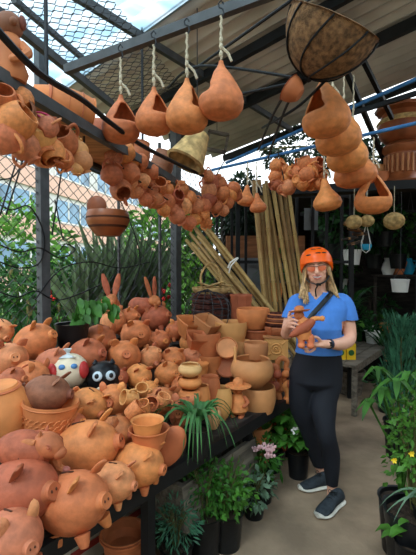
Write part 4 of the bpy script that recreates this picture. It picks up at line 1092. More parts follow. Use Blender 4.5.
gd = {k: make_gourd(k) for k in ('open', 'wide', 'plain')}
def hang(px, py, w_, d, kind, yaw, m, label, ropetop, tilt=0, hook=None, group='hanging clay gourds'):
    """px,py centre of the round belly; yaw = where the opening faces (0 = right, -90 = camera)"""
    p = P(px, py, d); Ld = (p - Vector((0, 0, CAMZ))).length; R_ = w_ * Ld / F / 2
    R = Matrix.Rotation(math.radians(tilt), 3, 'Y') @ RZ(math.radians(yaw))
    R_ /= .4; o = inst(gd[kind], p - R @ Vector((0, 0, .31 * R_)), R, R_, label, 'hanging pot', group, m)
    tip = p + R @ Vector((0, 0, (2.72 - .75) * R_ * .36 if kind != 'plain' else 1.72 * R_ * .36))
    top = P(*ropetop, d) if not isinstance(ropetop, Vector) else ropetop
    top = Vector((tip.x, tip.y, max(top.z, tip.z + .05)))
    iv = (Matrix.Translation(o.location) @ R.to_4x4() @ Matrix.Scale(R_, 4)).inverted()
    x = MB(); n = 14; pts = []
    for k in range(n + 1):
        t_ = k / n; pts.append(tip.lerp(top, t_) + Vector((math.sin(k * 2.1), math.cos(k * 2.1), 0)) * .003)
    x.tube([iv @ q for q in pts], .0055 / R_, 6)
    for t_ in (.12, .3, .45): x.ball(iv @ tip.lerp(top, t_), (.009 / R_, .009 / R_, .016 / R_), 8)
    x.tube([iv @ (tip.lerp(top, .3)), iv @ (tip.lerp(top, .2) + Vector((.03, 0, -.01))), iv @ (tip.lerp(top, .12) + Vector((.045, 0, -.03)))], .006 / R_, 5)
    ro = x.build('rope', 'rope', o)
    if hook:
        x = MB(); a = iv @ top; s_ = .02 / R_
        x.tube([iv @ (top + Vector((0, 0, q_[1])) + Vector((q_[0], 0, 0))) for q_ in ((0, -.01), (.012, .01), (.006, .03), (-.008, .035), (-.012, .05), (0, .065), (.01, .05))], .0035 / R_, 5); x.build('hook', 'darksteel', o)
    return o
hang(121, 128, 35, 1.97, 'open', -50, 'orange', 'leftmost of the four big hanging gourds under the steel beam', (122, 58), 0, True)
hang(154, 120, 35, 1.88, 'open', -35, 'orange', 'second from the left of the four big hanging gourds under the steel beam', (156, 45), 0, True)
hang(187, 116, 40, 1.80, 'open', -20, 'orange', 'third from the left of the four big hanging gourds under the steel beam', (187, 33), 0, True)
hang(221, 101, 42, 1.74, 'open', 185, 'orange', 'rightmost of the four big hanging gourds, crossed by black cords', (221, 16), 0, True)
hang(326, 118, 43, 2.3, 'open', 200, 'orange', 'nearest and highest gourd of the row of four under the fibre basket', (326, 50), -6)
hang(338, 137, 41, 2.55, 'open', 160, 'orange', 'second gourd of the row of four under the fibre basket', (340, 60), -8)
hang(347, 156, 37, 2.8, 'open', 160, 'orange', 'third gourd of the row of four under the fibre basket', (345, 70), -6)
hang(355, 171, 39, 3.05, 'plain', 160, 'orange', 'lowest and farthest gourd of the row of four under the fibre basket', (356, 75), -4)
hang(373, 200, 33, 3.0, 'wide', -95, 'orange', 'hanging clay gourd with a large triangular opening before the dark shelf', (373, 137))
hang(327, 200, 27, 3.2, 'plain', -60, 'orange', 'plain pear-shaped clay gourd hanging just left of the lowest big gourd', (322, 150), -8)
hang(246, 199, 18, 3.65, 'plain', -90, 'orange', 'left one of two small pear-shaped gourds hanging by the bamboo', (250, 162), 6)
hang(258, 206, 17, 3.6, 'plain', -90, 'orange', 'right one of two small pear-shaped gourds hanging by the bamboo', (252, 162), -6)
# ---- big coconut fibre basket with cords
d_ = 1.95; c = P(333, 26, d_); ax = Vector((.36, -.42, .8)).normalized(); R_ = 38 * (c - Vector((0, 0, CAMZ))).length / F; R = axisR(ax)
root = empty('fibre_basket', c - ax * R_ * .95, 'large brown coconut fibre hanging basket wrapped in black cord', 'basket', R=R)
x = MB(); pr = []
for k in range(13):
    a_ = PI / 2 * k / 12; pr.append((max(0, math.sin(a_)) * R_, R_ * 1.12 * (1 - math.cos(a_)) - .12 * R_))
pr += [(R_ * 1.04, R_ * 1.02), (R_ * .98, R_ * 1.04)] + [(r * .93, z + .05 * R_) for r, z in reversed(pr[:-1])]
x.lathe(pr, 36, wob=lambda t_, z: 1 + .015 * math.sin(9 * t_ + z * 30) + .01 * math.sin(23 * t_)); x.build('fibre_liner', 'coir', root)
for k in range(8):
    x = MB(); a_ = 2 * PI * k / 8 + .2; pts = [(math.sin(b_) * R_ * 1.03 * math.cos(a_ + .5 * (b_ - .8)), math.sin(b_) * R_ * 1.03 * math.sin(a_ + .5 * (b_ - .8)), R_ * 1.14 * (1 - math.cos(b_)) - .14 * R_) for b_ in [PI / 2 * q / 10 for q in range(11)]]
    x.tube(pts, .005, 6); x.build('cord_wrap', 'cord', root)
x = MB(); x.ball((0, 0, -.14 * R_), .02, 10); x.build('knot', 'cord', root)
bt = c - ax * R_ * 1.12
for i, (pts, lb) in enumerate((([(bt, 0), (200, 66, 2.5), (168, 88, 2.8)], 'black cord running from the fibre basket knot down to the left'),
                 ([(303, -8, 1.9), (250, 30, 2.15), (196, 68, 2.6)], 'black cord rising across the roof to the top of the fibre basket'),
                 ([(bt, 0), (200, 104, 2.6), (130, 128, 3.0)], 'lowest black cord stretched left from the basket knot over the gourds'),
                 ([(bt, 0), (280, 102, 2.3), (258, 150, 3.2)], 'black cord slanting steeply down from the knot to the blue rail'),
                 ([(bt, 0), (287, 105, 2.3), (268, 158, 3.3)], 'black cord just right of the steep one, ending at the left jug bunch'),
                 ([(344, 60, 2.0), (300, 105, 2.3), (262, 128, 3.0)], 'black cord crossing low in front of the nearest big gourd'))):
    cable('long_cord', [q[0] if isinstance(q[0], Vector) else P(*q) for q in pts], .008, 'cord', lb, 'cord')
cable('long_cord', [P(306, -20, 1.95), c + Vector((-.02, 0, .17)) + ax * .02, c + R @ Vector((-R_ * .9, 0, 0))], .005, 'cord', 'cord from the roof to the rim of the fibre basket', 'cord')
x = MB(); p = P(300, 82, 2.05); r = 13 * p.y / F
root = empty('clay_bell', p - Z * r, 'reddish clay bowl tucked under the fibre basket knot', 'bowl', R=axisR((-.7, .2, .6)))
x.lathe(pot_profile(r * .5, r, r * 1.1, r * .1, r * .15), 22); x.build('body', 'red', root)
x = MB(); x.lathe([(r * .95, r * 1.05), (r * 1.06, r * 1.1), (r * .95, r * 1.15)], 22); x.build('rim', 'red', root)
cable('support_line', [p + Vector((0, 0, .01)), bt], .005, 'cord', 'short cord between the knot and the reddish bowl', 'cord')
cable('thick_black_hose', [P(-12, 20, 1.0), P(26, 61, 1.15), P(48, 79, 1.3), P(84, 101, 1.6), P(112, 124, 1.8), P(150, 150, 2.2), P(203, 176, 3.1)], .011, 'cord', 'thick black hose sagging along above the overhead board', 'hose')
# ---- clay wall pocket on the fence
p = PF(108, 222, -.17); k_ = p.y / F
root = empty('wall_pocket', p - Z * (14 * k_), 'striped brown half-round clay wall pocket hooked on the wire fence', 'planter', R=RZ(-.1))
x = MB(); x.lathe(pot_profile(11 * k_, 20 * k_, 25 * k_, 2 * k_, 5 * k_), 28); x.build('bowl', 'glaze', root)
for zf, rf in ((10, 18.6), (17, 20.6)):
    x = MB(); x.lathe([(rf * k_ - .004, (zf - 2) * k_), (rf * k_ + .007, zf * k_), (rf * k_ + .007, (zf + 1.5) * k_), (rf * k_ - .002, (zf + 3) * k_)], 28); x.build('dark_band', 'groove', root)
x = MB(); X_ = Matrix.Translation((-12 * k_, 2 * k_, 30 * k_)) @ Matrix.Rotation(PI / 2, 4, 'X'); x.lathe([(0, 0), (10 * k_, 0), (10.5 * k_, .008), (8.5 * k_, .02), (0, .02)], 22, X_); x.box((-11 * k_, 9 * k_ - .008, 15 * k_), (17 * k_, .02, 16 * k_)); x.build('back_plate', 'glaze', root)
# ---- blue rails
ra = P(212, 170, 3.95); rb = P(430, 120, 2.75)
cable('blue_rail', [ra, (ra + rb) / 2, rb], .014, 'blue', 'lower blue painted pipe rail carrying the small clay bunches', 'rail', n=8)
ra = P(226, 163, 4.2); rb = P(430, 73, 3.05)
cable('blue_rail', [ra, (ra + rb) / 2, rb], .016, 'blue', 'upper blue painted pipe rail slanting up to the right', 'rail', n=8)
beam('roof_brace', P(346, 70, 3.4), P(384, 160, 4.6), .04, .05, 'blacksteel'); beam('roof_brace', P(363, 60, 3.3), P(392, 118, 4.0), .035, .04, 'blacksteel')
beam('roof_brace', P(338, 118, 3.9), P(420, 92, 3.4), .03, .04, 'darksteel')
# ---- dark shelf at the back with pots
sa2 = P(234, 191, 4.5); sb2 = P(440, 181, 4.1)
root = empty('high_shelf', sa2, 'long black high shelf above the helmet carrying large clay pots', 'shelf')
x = MB(); x.beam(sa2 - Z * .02, sb2 - Z * .02, .04, .09); part(x, 'front_edge', 'blacksteel', root, smooth=False)
x = MB(); x.beam(sa2 + Vector((0, .25, .0)), sb2 + Vector((0, .25, .0)), .5, .03); part(x, 'board', 'darkwood', root, smooth=False)
for px_ in (238, 352, 420):
    x = MB(); p = P(px_, 190, 4.78); x.beam(Vector((p.x, p.y, 0)), p - Z * .03, .05, .05, up=Vector((0, 1, 0))); part(x, 'support', 'blacksteel', root, smooth=False)
def onshelf(px, off=.22):
    k = (px - 234) / 206; y_ = sa2.y + (sb2.y - sa2.y) * k + off; q = P(px, 185, y_); return Vector((q.x, y_, sa2.z + (sb2.z - sa2.z) * k + .016))
# big urn on a fluted pedestal
p = onshelf(402, .2); k_ = p.y / F
root = empty('fluted_urn', p, 'large brown clay urn on a fluted pedestal on the high shelf', 'urn')
x = MB(); x.lathe([(0, 0), (20 * k_, 0), (21 * k_, 3 * k_), (18 * k_, 6 * k_), (16 * k_, 9 * k_), (15.5 * k_, 30 * k_), (19 * k_, 33 * k_), (20 * k_, 37 * k_), (15 * k_, 41 * k_), (0, 41 * k_)], 30); x.build('pedestal', 'glaze', root)
x = MB()
for q in range(22):
    a_ = 2 * PI * q / 22; x.tube([(16.4 * k_ * math.cos(a_), 16.4 * k_ * math.sin(a_), 11 * k_), (16.2 * k_ * math.cos(a_), 16.2 * k_ * math.sin(a_), 28 * k_)], 1.1 * k_, 6)
x.build('fluting', M.setdefault('claylight', mat('light_brown_clay', (190, 126, 82), rough=.6)), root)
x = MB(); x.lathe([(0, 40 * k_), (15 * k_, 41 * k_), (21 * k_, 47 * k_), (24 * k_, 56 * k_), (21 * k_, 66 * k_), (19 * k_, 70 * k_), (25 * k_, 72 * k_), (26 * k_, 75 * k_), (21 * k_, 75 * k_), (18 * k_, 68 * k_), (0, 60 * k_)], 30, wob=lambda t_, z: 1 + (.03 * math.sin(12 * t_) if z > 71 * k_ else 0)); x.build('bowl', 'glaze', root)
x = MB(); x.lathe([(22.5 * k_, 58 * k_), (24.6 * k_, 60.5 * k_), (22 * k_, 64 * k_)], 30); x.build('light_band', 'straw', root)
for (px_, w_, h_, m_, lb) in ((374, 20, 20, 'tan', 'tan bowl-shaped pot just left of the fluted urn'), (362, 16, 26, 'straw', 'straw-coloured pot on the high shelf behind the lowest gourd'), (347, 18, 22, 'wood', 'wooden box-like pot on the high shelf left of the gourds'), (381, 14, 12, 'orange', 'small orange pot on the high shelf at the foot of the urn')):
    p = onshelf(px_, .14 if w_ == 14 else .25); k_ = p.y / F
    pot('shelf_pot', 0, 0, w_, h_, m_, lb, 'pot', p=p + Z * h_ * k_ / 2, r0=.7, belly=.15, rim=.06)
# dark tangle of dry vines along the roof gap
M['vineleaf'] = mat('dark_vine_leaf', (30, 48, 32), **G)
def darkclump(px0, px1, py, d, lb, seed, hgt=.3):
    a = P(px0, py, d); b = P(px1, py, d); c = (a + b) / 2
    root = empty('trailing_vine', c, lb, 'plant'); x = MB(); leafcloud(x, c, ((b - a).length / 2, .25, hgt), 1100, .1, seed); part(x, 'leaves', 'vineleaf', root)
    x = MB(); r_ = random.Random(seed)
    x.chain([a, c + Z * .05, b], .015, 5); part(x, 'vine_stem', 'stem', root)
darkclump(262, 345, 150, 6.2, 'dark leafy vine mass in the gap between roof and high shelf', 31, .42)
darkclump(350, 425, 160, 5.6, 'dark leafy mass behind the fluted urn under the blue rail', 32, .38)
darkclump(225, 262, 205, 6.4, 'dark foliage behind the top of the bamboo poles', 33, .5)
# ================================================================ plants
def plantpot(name, base, r, h, m, label, cat, group=None, bag=False):
    root = empty(name, base, label, cat, group)
    x = MB(); x.lathe([(0, 0), (r * .8, 0)] + [(r * (.8 + .2 * k / 6) * (1 + (.02 * math.sin(k * 2.3) if bag else 0)), h * k / 6) for k in range(1, 7)] + [(r * 1.05, h), (r * 1.05, h * 1.02), (r * .94, h * 1.01), (r * .92, h * .9), (0, h * .9)], 22, wob=(lambda t_, z: 1 + .03 * math.sin(7 * t_ + z * 25) + .02 * math.sin(13 * t_ - z * 40)) if bag else None)
    x.build('pot', m, root)
    x = MB(); x.lathe([(r * .93, h * .93), (r * .5, h * .96), (0, h * .97)], 18, wob=lambda t_, z: 1); x.build('soil', 'soil', root)
    return root
def fol(root, m, fn, name='foliage'):
    x = MB(); fn(x); o = x.build(name, m, root); return o
def bushy(h, rad, n, size, seed, z0=0, wr=.5, droop=.15, stems=8, rz=None):
    def f(x):
        leafcloud(x, (0, 0, z0 + h * .55), (rad, rad, rz or h * .5), n, size, seed, wr, droop, .15)
    return f
def stems_of(root, h, rad, n, seed, z0, r=.004):
    r_ = random.Random(seed); x = MB()
    for i in range(n):
        a_ = r_.uniform(0, 6.28); q = rad * r_.uniform(.2, .9)
        x.tube([(0.01 * math.cos(a_), .01 * math.sin(a_), z0), (q * .4 * math.cos(a_), q * .4 * math.sin(a_), z0 + h * .5), (q * math.cos(a_), q * math.sin(a_), z0 + h * .85)], [r * 1.5, r, r * .6], 5)
    x.build('stems', 'stem', root)
def broadleaf(n, h, rad, size, seed, z0=0, wr=.75, droop=.3, face=None):
    """big leaves on stalks, rosette"""
    def f(x):
        r_ = random.Random(seed)
        for i in range(n):
            a_ = r_.uniform(0, 6.28); q = rad * r_.uniform(.25, 1); hh = z0 + h * r_.uniform(.35, 1)
            c = Vector((q * math.cos(a_), q * math.sin(a_), hh)); o = Vector((math.cos(a_), math.sin(a_), 0)); s_ = size * r_.uniform(.7, 1.2)
            x.tube([(0, 0, z0), (c.x * .5, c.y * .5, hh * .75 + z0 * .25), c], .0035, 4)
            x.blade([c, c + o * s_ * .35 + Z * s_ * .08, c + o * s_ * .7 + Z * s_ * 0, c + o * s_ - Z * s_ * droop], s_ * wr, fold=.12, prof=lambda t_: (.35, 1, .8, .04)[round(t_ * 3)])
    return f
def straps(n, L_, wd, seed, z0=0, spread=1.0, up=.9, droop=1.2):
    def f(x):
        r_ = random.Random(seed)
        for i in range(n):
            a_ = 2 * PI * i / n + r_.uniform(-.3, .3); l_ = L_ * r_.uniform(.6, 1.1); s_ = spread * r_.uniform(.5, 1.1); o = Vector((math.cos(a_), math.sin(a_), 0))
            pts = []
            for j in range(9):
                t_ = j / 8; pts.append(Vector((0, 0, z0)) + o * l_ * s_ * t_ * .75 + Z * l_ * (up * t_ - droop * t_ ** 2.2))
            x.blade(pts, wd, fold=.2, prof=lambda t_: (.6 + .4 * math.sin(PI * min(1, t_ * 1.5))) * (1 - t_ ** 3) + .02)
    return f
def floorp(px, py): return PZ(px, py, 0)
# spider plant in black pot at the table edge
p = TP(196, 452); p = PZ(197, 452, .46); 
root = plantpot('spider_plant', P(197, 456, 2.1), .07, .15, 'blackplastic', 'spider plant with long arching green straps in a black pot at the table edge', 'potted plant')
fol(root, 'leafstrap', straps(34, .44, .028, 41, .15, .95, 1.15, 1.3), 'leaves')
x = MB(); x.beam((0, .09, .06), (0, -.09, .06), .012, .01); x.build('wire_bracket', 'blacksteel', root, smooth=False)
# potted vine behind the pigs
p = pile(72, 337, .02); root = plantpot('potted_vine', p - Z * .17, .11, .26, 'blackplastic', 'leafy vine in a black plastic bag pot standing behind the left pigs', 'potted plant', bag=True)
def vinef(x):
    r_ = random.Random(5)
    for i in range(46):
        a_ = r_.uniform(-.9, .5) - .25; q = r_.uniform(.03, .3); c = Vector((q * math.cos(a_) * 1.0, q * math.sin(a_) * .5, .27 + .12 * math.sin(q * 8) + r_.uniform(-.03, .06))); s_ = .085 * r_.uniform(.7, 1.2)
        o = Vector((math.cos(a_) * .5 + r_.uniform(-.4, .4), -.3 + r_.uniform(-.3, .3), -.75)).normalized()
        x.tube([(0, 0, .24), (c.x * .5, c.y * .5, .34), c], .003, 4)
        x.blade([c, c + o * s_ * .4, c + o * s_ * .75, c + o * s_], s_ * .6, side=Vector((1, -.3, 0)), fold=.1, prof=lambda t_: (.5, 1, .65, .04)[round(t_ * 3)])
fol(root, 'leaf', vinef, 'leaves')
# plants on the floor along the table
def floorplant(px, py, r, h, label, build, m='blackplastic', cat='potted plant', name='potted_plant', bag=False):
    root = plantpot(name, floorp(px, py), r, h, m, label, cat, bag=bag); build(root); return root
M['whiteflower'] = mat('white_petals', (236, 228, 226), rough=.6, var=.03); M['pinkflower'] = mat('pale_pink_petals', (224, 176, 178), rough=.6, var=.1)
def flowers(root, spots, m, size, seed=1):
    r_ = random.Random(seed)
    for s_ in spots:
        x = MB(); c = Vector(s_)
        for k in range(6):
            a_ = 2 * PI * k / 6; o = Vector((math.cos(a_), -.5 * abs(math.sin(a_)), math.sin(a_))); x.blade([c, c + o * size * .5, c + o * size], size * .8, side=Vector((math.sin(a_), 0, -math.cos(a_))), fold=.05, prof=lambda t_: (.3, 1, .4)[round(t_ * 2)])
        x.ball(c, size * .22, 6); x.build('flower', m, root)
def beg(seed, h=.42, rad=.26, n=46, sz=.14, z0=.17, m='leafbright', fl=None):
    def f(root):
        fol(root, m, broadleaf(n, h, rad, sz, seed, z0, .85, .25))
        if fl: flowers(root, fl, 'whiteflower', .03)
    return f
floorplant(298, 476, .085, .19, 'bright green begonia with tiny white flowers beside the woman\'s shoe', beg(51, .3, .17, 80, .075, .17, fl=[(-.06, -.16, .42), (.05, -.17, .36)]))
floorplant(272, 470, .08, .16, 'bright green begonia left of the flowering one by the shoe', beg(52, .26, .18, 80, .08, .15))
floorplant(292, 455, .08, .2, 'taller begonia behind against the table leg near the woman', beg(55, .42, .17, 90, .075, .18, fl=[(-.03, -.18, .55)]))
def pinkp(root):
    fol(root, 'leaf', bushy(.28, .14, 200, .055, 61, .14, .4)); stems_of(root, .34, .17, 10, 61, .14)
    r_ = random.Random(3)
    for k in range(9):
        x = MB(); c = Vector((r_.uniform(-.1, .1), r_.uniform(-.12, .0), .38 + r_.uniform(-.03, .03)))
        for q in range(9): x.ball(c + Vector((r_.uniform(-.03, .03), r_.uniform(-.03, .03), r_.uniform(-.01, .012))), .011, 5)
        x.build('flower_head', 'pinkflower', root)
floorplant(262, 500, .08, .14, 'small plant with clusters of pale pink flowers on the floor by the table', pinkp)
floorplant(254, 516, .07, .1, 'low variegated grey-green plant in a black pot in front of the pink flowers', lambda root: (fol(root, 'leafgrey', bushy(.2, .14, 170, .05, 63, .08, .5)), stems_of(root, .2, .12, 8, 63, .08)))
floorplant(226, 545, .1, .2, 'bushy mint-like bright green plant in a black pot, front middle', lambda root: (fol(root, 'leafbright', bushy(.3, .15, 520, .035, 64, .16, .6)), stems_of(root, .36, .18, 14, 64, .16)))
floorplant(205, 552, .1, .22, 'dense green bushy plant left of the mint-like plant', lambda root: (fol(root, 'leaf', bushy(.34, .13, 520, .032, 65, .18, .5)), stems_of(root, .36, .15, 14, 65, .18)))
floorplant(176, 570, .09, .14, 'fine-leaved bluish green plant nearest the bottom centre', lambda root: (fol(root, 'leafgrey' if False else 'juniper', bushy(.26, .13, 420, .04, 66, .12, .25)), stems_of(root, .26, .12, 14, 66, .12)))
# under the table: trough, pots, crate
p = TS(.95, .12, 0); R = facing(U)
root = empty('clay_trough', TS(1.0, .18, .0), 'long worn wooden planter trough leaning under the table edge', 'trough', R=R @ Matrix.Rotation(-.0, 3, 'X'))
x = MB(); x.box((0, .13, .03), (.72, .26, .04)); x.build('base', 'greywood', root, smooth=False)
for sy, lb in ((0, 'front_side'), (.26, 'rear_side')):
    x = MB(); x.box((0, sy, .16), (.76, .035, .24), R=Matrix.Rotation(.15 if sy else -.15, 3, 'X')); x.build(lb, 'greywood', root, smooth=False)
for sx in (-.36, .36):
    x = MB(); x.box((sx, .13, .16), (.03, .25, .24)); x.build('end_side', 'greywood', root, smooth=False)
root.location = TS(1.22, .0, .15)
x = MB(); x.box((0, .13, -.07), (.7, .2, .14)); x.build('plinth', 'darkwood', root, smooth=False)
M['sack'] = mat('white_woven_sack', (168, 158, 142), rough=.9, var=.1); M['sackred'] = mat('red_sack_stripe', (160, 56, 50), rough=.9)
root = empty('striped_box', TS(.7, .42, 0), 'pale box with red stripes standing in the dark under the table', 'box', R=R)
x = MB(); x.box((0, .15, .18), (.5, .3, .36)); x.build('body', 'sack', root, smooth=False)
for z_ in (.1, .2, .3):
    x = MB(); x.box((0, -.002, z_), (.5, .006, .035)); x.build('stripe', 'sackred', root, smooth=False)
for i, (px_, py_, w_, h_, lb) in enumerate(((124, 548, 38, 30, 'stacked upright terracotta flowerpot with thick rim under the table, lower one'), (124, 541, 40, 14, 'terracotta flowerpot nested on top of the one under the table'))):
    pot('flowerpot', px_, py_, w_, h_, 'orange', lb, 'pot', p=P(px_, py_, 2.05), r0=.75, rim=.07, group='nested flowerpots under the table')
for i, (px_, py_, w_, h_, d_, m_, lb) in enumerate(((258, 456, 26, 10, 2.95, 'pink', 'lowest saucer-like bowl of the stack by the table leg'), (259, 447, 26, 10, 2.95, 'pink', 'second lowest saucer-like bowl of the stack by the table leg'), (258, 438, 25, 10, 2.95, 'orange', 'second highest saucer-like bowl of the stack by the table leg'), (259, 430, 24, 10, 2.95, 'pink', 'highest saucer-like bowl of the stack by the table leg'),
                                        (277, 428, 28, 16, 3.3, 'orange', 'orange pot in the shade under the far end of the table'), (278, 441, 26, 12, 3.2, 'red', 'reddish pot below the orange one under the far end of the table'), (292, 415, 22, 12, 3.5, 'orange', 'small orange pot deep under the far end of the table'))):
    pot('stored_pot', px_, py_, w_, h_, m_, lb, 'pot', p=P(px_, py_, d_), r0=.75, rim=.06)
root = empty('low_pallet', TS(2.2, .1, 0), 'low dark pallet under the table that carries the stored pots', 'pallet', R=R)
for q in range(4):
    x = MB(); x.box((0, .1 + q * .24, .1), (1.1, .18, .03)); x.build('deck_board', 'darkwood', root, smooth=False)
for sx in (-.5, 0, .5):
    x = MB(); x.box((sx, .46, .045), (.07, .95, .08)); x.build('bearer', 'darkwood', root, smooth=False)
# ---- right foreground
p = P(410, 510, 1.95); root = plantpot('bagged_shrub', Vector((p.x + .02, p.y, 0)), .14, p.z, 'blackplastic', 'leafy shrub with tiny yellow flowers in a crumpled black bag, right foreground', 'potted plant', bag=True)
hz = p.z
fol(root, 'leafbright', lambda x: (leafcloud(x, (0, 0, hz + .33), (.15, .15, .28), 460, .035, 71, .6, .1, .1), leafcloud(x, (.02, 0, hz + .5), (.12, .12, .14), 160, .035, 72, .5, .15, .1)))
stems_of(root, .62, .16, 16, 71, hz, .005)
M['yellowflower'] = mat('yellow_petals', (240, 206, 50), rough=.5)
flowers(root, [(-.1, -.16, hz + .36), (-.15, -.1, hz + .3), (.02, -.18, hz + .42)], 'yellowflower', .014)
root = plantpot('broad_leaf_shrub', Vector((1.08, 2.2, 0)), .12, .3, 'blackplastic', 'shrub with long drooping pointed leaves behind the bagged shrub', 'potted plant')
def longl(x):
    r_ = random.Random(9)
    tips = [(-.17, -.12, .93), (-.13, -.2, 1.0), (-.05, -.15, 1.02), (.05, -.1, 1.02), (.12, -.15, .95), (-.2, -.05, .84), (.0, -.2, .9), (.14, .0, 1.0), (-.1, .1, .98)]
    for tx, ty, tz in tips:
        c = Vector((tx, ty, tz)); x.tube([(0, 0, .28), (tx * .3, ty * .3, tz * .7), c], .006, 5)
        for k in range(6):
            a_ = 2 * PI * k / 6 + r_.uniform(-.4, .4); o = Vector((math.cos(a_), math.sin(a_), 0)); s_ = .1 * r_.uniform(.8, 1.25)
            x.blade([c, c + o * s_ * .3 + Z * .025, c + o * s_ * .65 - Z * .005, c + o * s_ - Z * s_ * .4], s_ * .3, fold=.14, prof=lambda t_: (.3, 1, .8, .04)[round(t_ * 3)])
fol(root, 'leaf', longl, 'leaves')
root = plantpot('silver_strap_plant', Vector((1.12, 1.9, 0)), .12, .42, 'blackplastic', 'plant with pale silvery arching straps at the right edge', 'potted plant')
fol(root, 'leafgrey', straps(16, .46, .03, 75, .43, 1.2, .75, .8), 'leaves')
root = plantpot('leafy_seedling', floorp(412, 600), .08, .28, 'blackplastic', 'small bright plant at the bottom right corner', 'potted plant')
fol(root, 'leafbright', broadleaf(14, .14, .1, .08, 77, .26, .6))
# juniper behind
p = Vector((1.6, 3.3, 0)); root = plantpot('juniper', p, .13, .3, 'blackplastic', 'feathery blue-green juniper standing in the aisle at the right', 'potted plant')
def junf(x):
    r_ = random.Random(12)
    for i in range(420):
        t_ = r_.random() ** .8; a_ = r_.uniform(0, 6.28); z_ = .3 + .82 * t_; q = .21 * (1 - t_) ** .6 * r_.uniform(.1, 1) + .01
        if t_ > .6 and r_.random() < .5: q = .08 * r_.random(); a_ = r_.choice((0, 2.6, 3.6)); q += .04
        c = Vector((q * math.cos(a_), q * math.sin(a_), z_)); o = Vector((math.cos(a_) * .35, math.sin(a_) * .35, 1)).normalized(); s_ = r_.uniform(.07, .15)
        x.blade([c, c + o * s_ * .5, c + o * s_], .018, fold=.2, prof=lambda t_: (.5, 1, .1)[round(t_ * 2)])
        for k in range(3): 
            o2 = (o + Vector((r_.uniform(-.6, .6), r_.uniform(-.6, .6), 0))).normalized(); c2 = c + o * s_ * k * .25; x.blade([c2, c2 + o2 * .03, c2 + o2 * .055], .008, fold=.2, prof=lambda t_: (.5, 1, .1)[round(t_ * 2)])
fol(root, 'juniper', junf)
x = MB(); x.tube([(0, 0, .28), (0, 0, 1.0)], [.014, .005], 6); x.build('trunk', 'stem', root)
# ================================================================ nursery at the back right
def rack(t0, t1, s0, dep, z, label, m='greywood'):
    root = empty('plant_bench', TS((t0 + t1) / 2, s0), label, 'bench')
    x = MB()
    for i in range(5): x.box(TS((t0 + t1) / 2, s0 + dep * (i + .5) / 5, z - .012), (t1 - t0, dep / 5 - .012, .024), R=facing(U))
    part(x, 'bench_top', m, root, smooth=False)
    for tt in (t0 + .06, (t0 + t1) / 2, t1 - .06):
        for ss in (.03, dep - .03):
            x = MB(); x.beam(TS(tt, s0 + ss, 0), TS(tt, s0 + ss, z - .024), .05, .05, up=U); part(x, 'leg', m, root, smooth=False)
    x = MB(); x.beam(TS(t0, s0 + .03, z - .06), TS(t1, s0 + .03, z - .06), .02, .07); part(x, 'front_rail', m, root, smooth=False)
rack(3.5, 7.4, -.1, .75, .55, 'weathered grey bench running back along the aisle behind the woman')
rack(3.9, 7.4, .75, .6, 1.15, 'taller rear bench of potted plants behind the woman', 'darkwood')
rack(4.6, 8.6, -2.6, .5, .6, 'dark bench at the far right side of the aisle', 'darkwood')
def nplant(k):
    root = empty('nursery_plant', (0, 0, 0)); x = MB(); x.lathe(pot_profile(.09, .12, .2, .01, 0, .01), 14); x.build('pot', ('blackplastic', 'orange', 'blackplastic', 'white')[k], root)
    if k == 0: fol(root, 'leafdark', bushy(.4, .22, 120, .1, 81, .2))
    if k == 1: fol(root, 'leaf', straps(18, .5, .028, 82, .2, .9, 1.1, 1.0), 'leaves')
    if k == 2: fol(root, 'leafbright', broadleaf(18, .3, .18, .13, 83, .2))
    if k == 3: fol(root, 'leafdark', straps(16, .4, .03, 84, .2, 1.2, .8, 1.0), 'leaves')
    protos.append(root); return root
npl = [nplant(k) for k in range(4)]
desc = ['dark bushy plant', 'green strap-leaved plant', 'bright broad-leaved plant', 'dark arching plant']
def rowp(pts, where, kinds, sc=1.0, group=None):
    for i, p in enumerate(pts):
        k = kinds[i % len(kinds)]
        inst(npl[k], p, RZ(rnd.uniform(0, 6.28)), sc * rnd.uniform(.85, 1.15), f'{desc[k]}, {ordn[i]} in the row {where}', 'potted plant', group)
rowp([TS(3.75 + .42 * i, 1.0, 1.15) for i in range(8)], 'on the taller rear bench', (1, 0, 3, 2), 1.15, 'plants on the taller rear bench')
rowp([TS(4.0 + .5 * i, .3, .55) for i in range(6)], 'on the grey aisle bench', (3, 2, 0), .8, 'plants on the grey aisle bench')
rowp([TS(4.9 + .42 * i, -2.3, .6) for i in range(8)], 'on the far right bench', (0, 1, 2, 3), 1.1, 'plants on the far right bench')
rowp([TS(4.8 + .6 * i, -1.75 + .03 * i, 0) for i in range(5)], 'on the floor before the far right bench', (2, 0, 1), 1.1, 'plants on the floor before the far right bench')
rowp([TS(3.9 + .5 * i, -.3, 0) for i in range(5)], 'on the floor along the grey aisle bench', (0, 2), .7, 'plants on the floor along the grey aisle bench')
